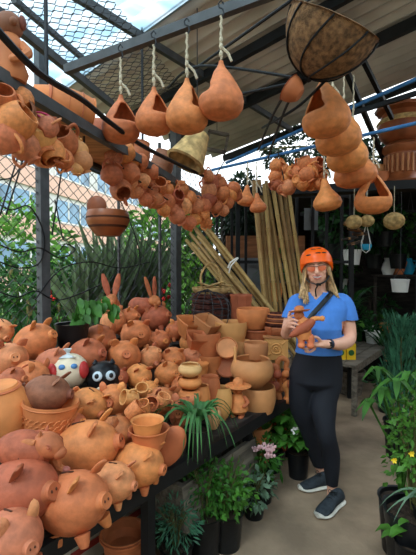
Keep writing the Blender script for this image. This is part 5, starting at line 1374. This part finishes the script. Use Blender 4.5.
# upper hanging rail with plants
x = MB(); x.beam(P(300, 214, 6.4), P(440, 212, 6.0), .05, .06); tag(x.build('ceiling_rail', 'blacksteel', smooth=False, loc=P(300, 214, 6.4)), 'dark rail under the nursery roof with hanging baskets', 'rail')
for i, (px_, py_, d_, m_) in enumerate(((336, 252, 6.0, 0), (352, 258, 5.8, 3), (374, 262, 6.3, 0), (398, 262, 6.0, 0), (326, 236, 6.2, 0), (410, 240, 6.1, 2), (364, 240, 5.7, 0), (384, 240, 5.9, 0))):
    p = P(px_, py_, d_); o = inst(npl[m_], p - Z * .1, RZ(i), 1.1, f'hanging {desc[m_]}, {ordn[i]} of the plants hung high in the dark nursery', 'potted plant', 'plants hung in the nursery')
    x = MB(); k = 1 / 1.1; x.tube([(.1, 0, .2), (0, 0, .75), (0, 0, (2.68 - p.z + .1) * k)], .006, 4, cap=False); x.tube([(-.1, 0, .2), (0, 0, .75)], .006, 4, cap=False); x.build('hanger', 'wire', o)
# moss balls, wood slices, blue planter
for px_, py_, w_, lb in ((354, 222, 15, 'left moss ball hanging in the gloom right of the woman'), (367, 221, 13, 'middle moss ball hanging in the gloom right of the woman'), (394, 221, 19, 'biggest woven straw ball hanging under the urn shelf')):
    p = P(px_, py_, 4.0); r = w_ * 4.2 / F / 2; root = empty('moss_ball', p, lb, 'ball', 'hanging moss balls')
    x = MB(); x.ball((0, 0, 0), (r, r, r * .85), 18); x.build('ball', 'straw', root)
    x = MB(); r_ = random.Random(px_)
    for q in range(26):
        n_ = Vector((r_.gauss(0, 1), r_.gauss(0, 1), r_.gauss(0, 1))).normalized(); a_ = n_.orthogonal().normalized(); b_ = n_.cross(a_); x.tube([(a_ * math.cos(t_) + b_ * math.sin(t_)) * r * 1.01 for t_ in [2 * PI * j / 16 for j in range(17)]], .0028, 3, cap=False)
    x.v = [Vector((p_.x, p_.y, p_.z * .85)) for p_ in x.v]; x.build('woven_strands', 'straw', root)
    x = MB(); x.tube([(0, 0, r * .8), (0, 0, P(0, 186, 4.0).z - p.z)], .004, 4); x.build('string', 'rope', root)
for i in range(5):
    p = P(350 + (i % 3) * 5, 226 + i * 4.5, 4.2); root = empty('wood_slice', p, f'{ordn[i]} from the top of the pale wood slices strung under the moss balls', 'ornament', 'strung wood slices', R=Matrix.Rotation(.3 - .15 * i, 3, 'Y'))
    x = MB(); x.lathe([(0, 0), (.075, 0), (.08, .01), (.075, .022), (0, .022)], 16, wob=lambda t_, z: 1 + .06 * math.sin(4 * t_ + i)); x.build('slice', 'wood', root)
    x = MB(); x.lathe([(.076, -.002), (.084, .011), (.076, .024)], 16); x.build('bark_edge', 'darkwood', root)
p = P(366, 250, 4.15); root = empty('blue_hanging_planter', p, 'small bright blue planter in a white macrame hanger', 'planter')
M['turq'] = mat('turquoise_plastic', (30, 140, 176), rough=.4)
x = MB(); x.lathe(pot_profile(.035, .055, .06, .006, .01), 16); x.build('pot', 'turq', root)
for k in range(4):
    x = MB(); a_ = k * PI / 2 + .3; x.tube([(.0, 0, -.03), (.05 * math.cos(a_), .05 * math.sin(a_), .0), (.06 * math.cos(a_), .06 * math.sin(a_), .07), (0, 0, .28), (0, 0, P(0, 184, 4.15).z - p.z)], .0035, 4); x.build('hanger_cord', 'white', root)
p = P(400, 292, 5.0); root = empty('white_bucket', p, 'white hanging bucket with a pale bird-like planter at the right edge', 'bucket')
x = MB(); x.lathe(pot_profile(.09, .11, .16, .01, 0, .006), 18); x.build('bucket', 'white', root)
x = MB(); x.tube([(-.1, 0, .14), (0, 0, .3), (0, 0, 2.68 - p.z)], .005, 4); x.tube([(.1, 0, .14), (0, 0, .3)], .005, 4); x.build('hanger', 'wire', root)
# yellow printed boxes
M['yellow'] = mat('yellow_card', (226, 178, 32), rough=.5, var=.08); M['greenprint'] = mat('green_print', (40, 92, 44), rough=.5)
for i, (px_, lb) in enumerate(((340, 'yellow box with green oval print, left of the two behind the woman\'s elbow'), (350, 'yellow box with green oval print, right of the two behind the woman\'s elbow'))):
    d_ = 4.45; p = P(px_, 348, d_); k_ = d_ / F; root = empty('yellow_box', Vector((p.x, p.y, .552)), lb, 'box', 'yellow boxes on the bench')
    x = MB(); x.box((0, 0, 8 * k_), (9 * k_, 8 * k_, 16 * k_)); x.build('carton', 'yellow', root, smooth=False)
    x = MB(); x.ball((0, -4.05 * k_, 7 * k_), (3 * k_, .3 * k_, 3 * k_), 12); x.build('printed_oval', 'greenprint', root)
    x = MB(); x.box((0, 0, 16.5 * k_), (5 * k_, 5 * k_, 1 * k_)); x.build('lid', 'white', root, smooth=False)
# pots and odds on the aisle bench and below
for i, (t_, s_, z_, w_, h_, m_, lb) in enumerate(((4.9, .1, .55, .2, .16, 'white', 'small white pot at the front of the grey aisle bench'), (5.5, .08, .55, .18, .2, 'orange', 'terracotta pot at the front of the grey aisle bench, farther back'), (6.1, .1, .55, .2, .2, 'blackplastic', 'black pot at the front far part of the grey aisle bench'), (4.3, .2, 0, .34, .3, 'greywood', 'weathered tub under the grey aisle bench'), (5.1, .15, 0, .3, .34, 'blackplastic', 'black tub under the grey aisle bench'), (5.9, .05, 0, .26, .3, 'orange', 'terracotta tub under the far part of the grey aisle bench'))):
    p = TS(t_, s_, z_); root = empty('bench_pot', p, lb, 'pot'); x = MB(); x.lathe(pot_profile(w_ * .38, w_ * .5, h_, .012, 0, .01), 18); x.build('body', m_, root); x = MB(); x.lathe([(w_ * .44, h_ * .86), (0, h_ * .9)], 14); x.build('soil', 'soil', root)
# shelf rack and clutter seen right of the head
for i, (px_, d_, zz, m_, lb) in enumerate(((388, 6.2, 1.45, 'white', 'white jug high on the far right wall shelf'), (398, 6.3, 1.45, 'orange', 'terracotta jug high on the far right wall shelf'), (408, 6.4, 1.45, 'turq', 'blue jug high on the far right wall shelf'))):
    p = P(px_, 270, d_); p.z = zz; root = empty('shelf_jug', p, lb, 'jug', 'jugs on the far right wall shelf'); x = MB(); x.lathe([(0, 0), (.07, 0), (.1, .08), (.08, .17), (.05, .22), (.06, .26), (.05, .26), (.04, .22), (0, .2)], 16); x.build('body', m_, root)
    x = MB(); x.chain([(.06, 0, .22), (.13, 0, .2), (.09, 0, .08)], .012, 6, sub=4); x.build('handle', m_, root)
a = P(378, 270, 6.2); b = P(424, 270, 6.5); a.z = b.z = 1.435
x = MB(); x.beam(a, b, .3, .025); root = empty('wall_shelf', a, 'narrow dark wall shelf holding jugs at the far right', 'shelf'); part(x, 'board', 'darkwood', root, smooth=False)
for q in (a, b):
    x = MB(); x.beam(Vector((q.x, q.y + .1, 0)), q + Vector((0, .1, 0)), .04, .04, up=Vector((0, 1, 0))); part(x, 'leg', 'darkwood', root, smooth=False)

# tall dark palms in tubs filling the gloom behind the woman
for i, (px_, d_, h_, lb) in enumerate(((338, 5.0, 1.25, 'tall dark palm in a tub right behind the woman'), (362, 5.6, 1.5, 'tall dark palm in a tub in the middle of the nursery gloom'), (392, 5.2, 1.35, 'tall dark palm in a tub near the white bucket'), (414, 5.9, 1.5, 'tall dark palm in a tub cut by the right edge'))):
    c = P(px_, 300, d_); z0 = .55 if i < 1 else 0
    if i == 0: c = TS(4.55, .35, 0)
    root = plantpot('tub_palm', Vector((c.x, c.y, z0)), .14, .3, 'blackplastic', lb, 'potted plant', 'dark tub palms')
    fol(root, 'leafdark', straps(40, h_ * .8, .05, 90 + i, .28, .8, 1.15, .75), 'fronds')
# ================================================================ the woman
def bake(mb_, voxel, smooth=4, cut=None, name='tmp', noise_amp=0, noise_s=20):
    me = bpy.data.meshes.new(name); me.from_pydata([tuple(p) for p in mb_.v], [], mb_.f); me.update()
    o = bpy.data.objects.new(name, me); C.objects.link(o)
    md = o.modifiers.new('r', 'REMESH'); md.mode = 'VOXEL'; md.voxel_size = voxel; md.use_smooth_shade = True
    if smooth: m2 = o.modifiers.new('s', 'SMOOTH'); m2.iterations = smooth; m2.factor = .5
    dg = bpy.context.evaluated_depsgraph_get(); dg.update(); ev = o.evaluated_get(dg)
    out = bpy.data.meshes.new_from_object(ev)
    bpy.data.objects.remove(o, do_unlink=True)
    bm = bmesh.new(); bm.from_mesh(out)
    if noise_amp:
        bm.normal_update()
        for v in bm.verts: v.co += v.normal * noise_amp * noise.noise(Vector((v.co.x, v.co.y, v.co.z * .6)) * noise_s)
    if cut:
        dv = [v for v in bm.verts if cut(v.co)]; bmesh.ops.delete(bm, geom=dv, context='VERTS')
    bm.to_mesh(out); bm.free()
    for p in out.polygons: p.use_smooth = True
    return out
def meshobj(me, name, m, root, label=None, solid=0):
    me.transform(Matrix.Translation(-root.location)); me.materials.clear(); me.materials.append(M[m] if isinstance(m, str) else m); me.name = name
    o = bpy.data.objects.new(name, me); C.objects.link(o); o.parent = root
    if label: o['label'] = label
    if solid: md = o.modifiers.new('cloth', 'SOLIDIFY'); md.thickness = solid; md.offset = -1
    return o
fo = Vector((-.26, -.965, 0)).normalized(); ex = Vector((.965, -.26, 0)).normalized()
pr_ = empty('person', P(318, 400, 2.70) * 1.0, 'standing person in orange helmet, blue shirt and black leggings holding a clay figurine', 'person')
pr_.location = (pr_.location.x, pr_.location.y, 0)
M['hair'] = mat('blonde_hair', (196, 158, 112), rough=.6, var=.35, scale=30, stretch=(4, 4, .6))
M['shirt'] = mat('blue_jersey', (74, 128, 206), rough=.85, var=.06, scale=14)
M['legging'] = mat('black_leggings', (24, 26, 34), rough=.75, var=.1)
M['shoe'] = mat('charcoal_knit', (46, 52, 58), rough=.85, var=.2, scale=40)
M['sole'] = mat('off_white_rubber', (206, 200, 188), rough=.7)
M['lips'] = mat('lips', (204, 120, 106), rough=.5); M['eyewhite'] = mat('eye_white', (232, 230, 226), rough=.3); M['iris'] = mat('iris', (70, 88, 96), rough=.3); M['brow'] = mat('eyebrow', (140, 104, 72), rough=.9)
HC = P(316.5, 268, 2.68)
roll = Matrix.Rotation(.1, 3, fo)
hx = roll @ ex; hz_ = roll @ Z; hf = fo
def HL(a, b_, c): return HC + hx * a + hf * b_ + hz_ * c
HR = Matrix((hx, -hf, hz_)).transposed()      # local x right, y back, z up
tor = [(317, 288, .052, .055, 2.70), (317.5, 292, .07, .06, 2.71), (318.5, 296, .12, .072, 2.72), (319.5, 301, .158, .085, 2.72), (320, 308, .166, .1, 2.71), (320, 318, .158, .115, 2.70), (320, 327, .15, .125, 2.69), (319.5, 338, .138, .11, 2.70), (319, 348, .138, .105, 2.71), (317.5, 360, .158, .115, 2.72), (315.5, 373, .176, .125, 2.73), (315, 381, .168, .118, 2.72), (315.5, 387, .12, .085, 2.72)]
legR = [(329, 382, 2.70), (323.5, 405, 2.67), (326, 433, 2.60), (331, 455, 2.64), (332, 488, 2.66), (332, 497, 2.66)]; rR = [.088, .085, .06, .057, .035, .034]
legL = [(302.5, 382, 2.74), (301.5, 405, 2.76), (310, 433, 2.79), (315.5, 452, 2.85), (321, 471, 2.89), (321.5, 480, 2.89)]; rL = [.088, .083, .058, .054, .035, .034]
armR = [(342, 303, 2.72), (347, 320, 2.70), (349.5, 338, 2.67), (341, 344, 2.58), (329, 344, 2.49), (322, 344, 2.47)]; aR = [.052, .05, .044, .041, .027, .026]
armL = [(298, 303, 2.72), (291, 318, 2.69), (287, 333, 2.62), (287, 329, 2.54), (289, 325, 2.48)]; aL = [.05, .045, .04, .033, .026]
body = MB()
def torso(mb_, grow, lo=0, hi=99):
    mb_.rings([(P(px_, py_, d_), ex * (a_ + grow), fo * (b_ + grow)) for px_, py_, a_, b_, d_ in tor[lo:hi]], 32)
torso(body, -.006)
body.chain([P(*q) for q in legR], [r - .006 if i < 4 else r - .002 for i, r in enumerate(rR)], 18); body.chain([P(*q) for q in legL], [r - .006 if i < 4 else r - .002 for i, r in enumerate(rL)], 18)
body.chain([P(*q) for q in armR], aR, 16); body.chain([P(*q) for q in armL], aL, 16)
body.chain([P(317, 297, 2.72), HL(0, -.02, -.09), HL(0, -.02, -.03)], [.06, .052, .055], 18)
# head
body.ball(HL(0, -.005, .02), (.074, .094, .093), 22, R=HR); body.ball(HL(0, .03, -.045), (.058, .056, .062), 18, R=HR); body.ball(HL(0, .045, -.085), (.03, .03, .024), 12, R=HR)
for s_ in (-1, 1):
    body.ball(HL(s_ * .036, .054, -.028), (.026, .022, .022), 12, R=HR); body.ball(HL(s_ * .077, -.01, -.005), (.009, .018, .03), 10, R=HR)
body.chain([HL(0, .082, .018), HL(0, .097, -.005), HL(0, .11, -.026)], [.008, .0105, .0155], 8, sub=3)
# hands
def hand(mb_, palm, pr, fingers):
    for c, sz, R in palm: mb_.ball(P(*c), sz, 14, R=R)
    for pts, r in fingers: mb_.chain([P(*q) for q in pts], r, 8, sub=3)
palmR = facing(P(312, 345, 2.46) - P(324, 344, 2.48))
hand(body, [((318, 344.5, 2.47), (.045, .038, .016), palmR)], 0, [
    ([(314, 340.5, 2.455), (308.5, 341, 2.43), (304.5, 339.5, 2.42)], [.0095, .009, .0075]),
    ([(313, 343.5, 2.455), (307, 345, 2.43), (302, 343.5, 2.41)], [.0098, .009, .0075]),
    ([(313, 346.5, 2.46), (306.5, 349, 2.435), (301.5, 347.5, 2.415)], [.0095, .0088, .0073]),
    ([(315, 349, 2.47), (310, 352, 2.45), (305.5, 351.5, 2.43)], [.0085, .008, .0068]),
    ([(321, 341.5, 2.46), (317, 337.5, 2.43), (312.5, 336.8, 2.41)], [.012, .0105, .009])])
palmL = facing(P(293, 319, 2.44) - P(290, 328, 2.48))
hand(body, [((290, 323, 2.46), (.04, .022, .034), palmL)], 0, [
    ([(290, 318, 2.44), (292.5, 315.5, 2.415), (296.5, 316.5, 2.40)], [.009, .0085, .0072]),
    ([(290.5, 321, 2.435), (293.5, 319.5, 2.40), (298, 321, 2.39)], [.0095, .009, .0075]),
    ([(291, 324, 2.435), (294, 323.5, 2.40), (298, 325, 2.39)], [.0092, .0086, .0072]),
    ([(291, 327, 2.44), (294, 327.5, 2.41), (297, 329, 2.40)], [.0085, .008, .0066]),
    ([(289, 319, 2.47), (289.5, 313.5, 2.46), (293, 311, 2.45)], [.011, .010, .0085])])
bo = meshobj(bake(body, .0045, 3), 'body', 'skin', pr_)
# face details
for s_ in (-1, 1):
    x = MB(); x.ball(HL(s_ * .029, .078, .006), (.013, .008, .0075), 12, R=HR); e_ = part(x, 'eye', 'eyewhite', pr_)
    x = MB(); x.ball(HL(s_ * .029, .0855, .006), (.0055, .002, .0055), 10, R=HR); _sub(x, 'iris', 'iris', e_, pr_, None, True)
    x = MB(); x.chain([HL(s_ * .012, .088, .024), HL(s_ * .03, .087, .030), HL(s_ * .046, .074, .024)], [.003, .0035, .002], 6, sub=3); part(x, 'eyebrow', 'brow', pr_)
x = MB()
for sg, dz in ((1, .0), (-1, -.016)):
    x.chain([HL(-.03, .074, -.046), HL(-.016, .086, -.050 + dz), HL(0, .0905, -.0515 + dz * 1.2), HL(.016, .086, -.050 + dz), HL(.03, .074, -.046)], [.002, .0036, .0042, .0036, .002], 8, sub=4)
part(x, 'lips', 'lips', pr_)
x = MB(); x.rings([(HL(q, .082 - 9 * q * q, -.0575 + 5 * q * q), hz_ * (.0075 * (1 - (q / .028) ** 2) + .0006), hf * .007) for q in (-.026, -.02, -.013, -.006, 0, .006, .013, .02, .026)], 10); part(x, 'teeth', 'eyewhite', pr_)
# tinted glasses
M['tint'] = mat('orange_tinted_lens', (226, 120, 80), rough=.1, var=.02, spec=.6)
_n = M['tint'].node_tree; _tp = _n.nodes.new('ShaderNodeBsdfTransparent'); _tp.inputs[0].default_value = (1, .78, .66, 1); _mx = _n.nodes.new('ShaderNodeMixShader'); _mx.inputs[0].default_value = .45
_n.links.new(_n.nodes['Principled BSDF'].outputs[0], _mx.inputs[1]); _n.links.new(_tp.outputs[0], _mx.inputs[2]); _n.links.new(_mx.outputs[0], _n.nodes['Material Output'].inputs[0])
for s_ in (-1, 1):
    x = MB(); x.ball(HL(s_ * .033, .098, -.002), (.027, .003, .019), 16, R=HR); part(x, 'glasses_lens', 'tint', pr_, 'orange tinted lens')
x = MB(); x.chain([HL(-.078, .0, .012), HL(-.064, .085, .014), HL(-.03, .102, .016), HL(0, .108, .01), HL(.03, .102, .016), HL(.064, .085, .014), HL(.078, .0, .012)], .002, 6); part(x, 'glasses_frame', 'blacksteel', pr_)
# hair
x = MB(); r_ = random.Random(4)
x.rings([(HL(0, -.06, .02), hx * .07, hf * .05), (HL(0, -.065, -.05), hx * .075, hf * .045), (P(317, 288, 2.78), ex * .085, fo * .04), (P(318, 298, 2.80), ex * .09, fo * .035), (P(318, 308, 2.81), ex * .07, fo * .025)], 20)
for s_ in (-1, 1):
    for k in range(16):
        u_ = k / 15; a0_ = HL(s_ * (.066 + .012 * r_.random()), .03 - .07 * u_, .03)
        b0 = HL(s_ * (.078 + .01 * r_.random()), .025 - .07 * u_, -.05)
        if s_ < 0: c0 = P(302.5 + 5 * u_ + r_.uniform(-2, 2), 289, 2.66 + .05 * u_); e0 = P(300 + 9 * u_ + r_.uniform(-2, 2), 301 + r_.uniform(-4, 3), 2.62 + .03 * u_)
        else: c0 = P(332 - 1 * u_ + r_.uniform(-2, 2.5), 287, 2.67 + .05 * u_); e0 = P(338 - 6 * u_ + r_.uniform(-2.5, 2), 299 + r_.uniform(-5, 4), 2.64 + .05 * u_)
        x.chain([a0_, b0, c0, e0], [.009, .011, .013, .004], 6, sub=4)
part(x, 'hair', 'hair', pr_)
# shirt
sh = MB(); torso(sh, .012, 1, 10)
sh.chain([P(335, 300, 2.72), P(342.5, 304, 2.715), P(347, 317, 2.70), P(348, 322, 2.70)], [.052, .068, .066, .067], 20)
sh.chain([P(305, 300, 2.72), P(297, 304, 2.715), P(291.5, 314, 2.695), P(289.5, 319, 2.69)], [.052, .064, .058, .057], 20)
vz = P(315, 300, 2.6).z; c0_ = P(316, 300, 2.72)
zc1, zc2 = P(348, 320, 2.7).z, P(290, 317, 2.69).z
zhem = P(318, 353, 2.7).z; xs = P(334, 300, 2.7).dot(ex); xl = P(301, 300, 2.7).dot(ex)
def cutshirt(p):
    lat = (p - c0_).dot(ex); fr = (p - c0_).dot(fo)
    if p.z < zhem: return True
    if p.dot(ex) > xs + .035 and p.z < zc1 and abs(p.dot(ex) - P(348, 320, 2.7).dot(ex)) < .08 and p.z > zc1 - .09 and lat > .165: return True
    if p.dot(ex) < xl and p.z < zc2 and p.z > zc2 - .09 and lat < -.15: return True
    if fr > -.02 and p.z > vz + abs(lat) * 1.15: return True
    if fr <= -.02 and p.z > P(317, 291, 2.7).z and abs(lat) < .075: return True
    return False
shm = bake(sh, .006, 6, cutshirt, noise_amp=.006, noise_s=14)
meshobj(shm, 'shirt', 'shirt', pr_, None, .004)
# leggings
lg = MB(); torso(lg, .004, 8, 13)
lg.chain([P(*q) for q in legR[:5]], [r + (.002 if i < 4 else .004) for i, r in enumerate(rR[:5])], 22); lg.chain([P(*q) for q in legL[:5]], [r + (.002 if i < 4 else .004) for i, r in enumerate(rL[:5])], 22)
lgm = bake(lg, .007, 14, lambda p: p.z > P(318, 347, 2.7).z or (p.z < .12 and p.y < 2.78) or (p.z < .135 and p.y >= 2.78), noise_amp=.002, noise_s=16)
meshobj(lgm, 'leggings', 'legging', pr_, None, .003)
# helmet
x = MB(); pr2 = []
for k in range(11):
    a_ = PI / 2 * k / 10; pr2.append((.112 * math.cos(a_) ** .85 if k < 10 else 0, .1 * math.sin(a_)))
X_ = Matrix.Translation(HL(0, -.012, .034)) @ HR.to_4x4() @ Matrix.Rotation(-.1, 4, 'X') @ Matrix.Diagonal((.95, 1.08, 1.08, 1))
x.lathe([(.1, -.004), (.106, -.012), (.114, -.006)] + pr2, 32, X_, wob=lambda t_, z: 1)
x.lathe([(.1, -.004), (.1, -.05), (.106, -.055), (.113, -.035), (.113, -.002)], 32, X_ @ Matrix.Identity(4), wob=lambda t_, z: 1 if z > -.01 else 1)
# side flaps are lower at the temples: drop the band's front edge
vv = []
for p in x.v:
    q = X_.inverted() @ p
    if q.z < -.008:
        fr = max(0, -q.y / .115)
        q.z = q.z * (1 - .88 * min(1, fr * 1.35)) ; p = X_ @ q
    vv.append(p)
x.v = vv
hm = part(x, 'helmet', 'orangehelmet', pr_)
for s_, z_ in ((-.45, .42), (.2, .5), (.62, .5), (-.1, .82), (.35, .85)):
    x = MB(); a_ = s_ * 1.0; el = z_; n_ = Vector((math.sin(a_) * math.cos(el), -math.cos(a_) * math.cos(el), math.sin(el)))
    q = Vector((n_.x * .11, n_.y * .11, n_.z * .1)); x.ball(X_ @ q, (.02, .006, .0065), 10, R=HR @ Matrix.Rotation(a_, 3, 'Z')); _sub(x, 'vent', 'blackplastic', hm, pr_, None, True)
bk = HL(.003, .058, -.108)
x = MB()
for s_ in (-1, 1): x.chain([HL(s_ * .092, .01, .012), HL(s_ * .085, .02, -.04), HL(s_ * .05, .05, -.09), bk], .0055, 6, flat=.6)
x.box(bk + hf * .006, (.03, .015, .016)); x.chain([bk, HL(-.018, .05, -.14), HL(-.02, .045, -.185)], .0045, 6); part(x, 'chin_strap', 'blackplastic', pr_)
# shoulder strap
x = MB(); x.chain([P(337, 301, 2.84), P(334, 291, 2.74), P(330, 295, 2.63), P(322, 304, 2.59), P(313, 314, 2.562), P(305, 325, 2.555), P(299, 338, 2.60)], .0155, 10, flat=.22, side=Vector((.6, -.1, -.8))); part(x, 'shoulder_strap', 'blackplastic', pr_)
# watch
p = P(329.5, 344, 2.495); ad = (P(*armR[3]) - P(*armR[5])).normalized()
x = MB(); x.lathe([(.028, -.012), (.032, -.01), (.032, .01), (.028, .012)], 20, Matrix.Translation(p) @ axisR(ad).to_4x4()); wt = part(x, 'watch_band', M.setdefault('navy', mat('navy_band', (30, 40, 62), rough=.4)), pr_)
x = MB(); x.box(p + fo * .033 + Z * .006, (.03, .008, .026), R=HR); _sub(x, 'watch_face', 'blackplastic', wt, pr_, None, False)
# shoes
def shoe(h, t_):
    h = Vector(h); t_ = Vector(t_); d = (t_ - h).normalized(); L_ = (t_ - h).length; sd_ = d.cross(Z)
    up_ = [(0, .034, .075), (.06, .040, .098), (.16, .042, .108), (.3, .041, .105), (.42, .043, .092), (.56, .049, .074), (.7, .053, .06), (.84, .05, .048), (.94, .038, .036), (1, .018, .024)]
    x = MB(); x.rings([(h + d * L_ * (.01 + .98 * a_) + Z * (.018 + (c_ - .018) / 2), sd_ * b_ * .93, Z * (c_ - .018) / 2 * 1.15) for a_, b_, c_ in up_], 20); u_ = part(x, 'shoe', 'shoe', pr_)
    x = MB(); x.rings([(h + d * L_ * a_ * 1.02 - d * .003 + Z * .0145, sd_ * (b_ + .004), Z * .0145) for a_, b_, c_ in [(-.015, .015, 0), (0, .032, 0)] + up_[1:] + [(1.012, .01, 0)]], 20)
    x.v = [Vector((p.x, p.y, max(.001, min(.028, p.z)) + (.012 * max(0, ((p - h).dot(d) / L_ - .7) / .3) ** 2))) for p in x.v]
    _sub(x, 'sole', 'sole', u_, pr_, 'off-white rubber sole', True)
    x = MB()
    for k in range(5):
        c = h + d * L_ * (.36 + .07 * k); z_ = .104 - .0095 * k - (.004 if k > 2 else 0); x.chain([c - sd_ * .022 + Z * (z_ - .006), c + Z * (z_ + .003), c + sd_ * .022 + Z * (z_ - .006)], .003, 5, sub=3)
    c = h + d * L_ * .36 + Z * .108
    for s_ in (-1, 1): x.chain([c, c + sd_ * s_ * .03 + Z * .006, c + sd_ * s_ * .02 - Z * .004 + d * .02, c], .0022, 5, sub=3)
    _sub(x, 'laces', 'blackplastic', u_, pr_, None, True)
shoe(PZ(341, 502, 0), PZ(318, 520, 0)); shoe(PZ(330.5, 486.5, 0), PZ(299, 491, 0))
# the figurine she holds
k = 2.40 / F; c = P(303, 330, 2.40)
root = empty('hatted_clay_figurine', c - Z * 15 * k, 'orange clay figurine in wide hat and poncho held in the woman\'s hands', 'figurine')
o_ = c
def L2(a_, b_, c_): return o_ + ex * a_ * k + fo * b_ * k + Z * c_ * k
x = MB(); x.rings([(L2(1, 0, -9), ex * 6.5 * k, fo * 4.5 * k), (L2(.5, 0, -5), ex * 8 * k, fo * 5.5 * k), (L2(0, 0, 0), ex * 8 * k, fo * 6 * k), (L2(1, 0, 6), ex * 7 * k, fo * 5.5 * k), (L2(0, 0, 11), ex * 5.5 * k, fo * 4.5 * k), (L2(-2, 0, 14), ex * 3 * k, fo * 3 * k)], 20); part(x, 'body', 'orange', root)
x = MB(); x.rings([(L2(-13.5, 1, -6), ex * .6 * k + Z * 1.5 * k, fo * 2 * k), (L2(-10, 2, -4), ex * .5 * k + Z * 4 * k, fo * 3.5 * k), (L2(-3, 3, 1), ex * 1 * k + Z * 6.5 * k, fo * 5 * k), (L2(5, 3, 5), Z * 7 * k, fo * 5 * k), (L2(10, 2, 8.5), Z * 4.5 * k, fo * 4 * k), (L2(12, 1, 10), Z * 2.5 * k, fo * 2.5 * k)], 18); part(x, 'poncho', 'red', root)
x = MB(); x.ball(L2(-4, .5, 15), (5.2 * k, 5 * k, 5 * k), 16); x.ball(L2(-4.5, 5, 14.5), (1.1 * k, 1.3 * k, 1.3 * k), 8); part(x, 'head', 'orange', root)
x = MB(); X_ = Matrix.Translation(L2(-3.5, .5, 18)) @ Matrix.Rotation(.13, 4, fo) @ Matrix.Rotation(-.12, 4, ex); x.lathe([(0, .5 * k), (7 * k, 0), (10.5 * k, 1.2 * k), (10.8 * k, 2 * k), (7 * k, 1.6 * k), (5 * k, 2 * k), (4.6 * k, 5 * k), (2 * k, 6.6 * k), (0, 6.8 * k)], 24, X_); part(x, 'hat', 'orange', root)
x = MB(); x.chain([L2(9, 2, 11), L2(13, 2, 12.5), L2(17.5, 3, 12.5)], [2.8 * k, 2.3 * k, 2.0 * k], 10); x.ball(L2(18.5, 3, 12.7), 2.8 * k, 10); part(x, 'arm', 'orange', root)
for a_ in (-1.5, 7.5):
    x = MB(); x.chain([L2(a_, 0, -7), L2(a_, 1, -13)], [3.6 * k, 3.3 * k], 12); x.ball(L2(a_, 3, -15), (3.8 * k, 5 * k, 3.2 * k), 12); part(x, 'boot', 'orange', root)
drop_protos()
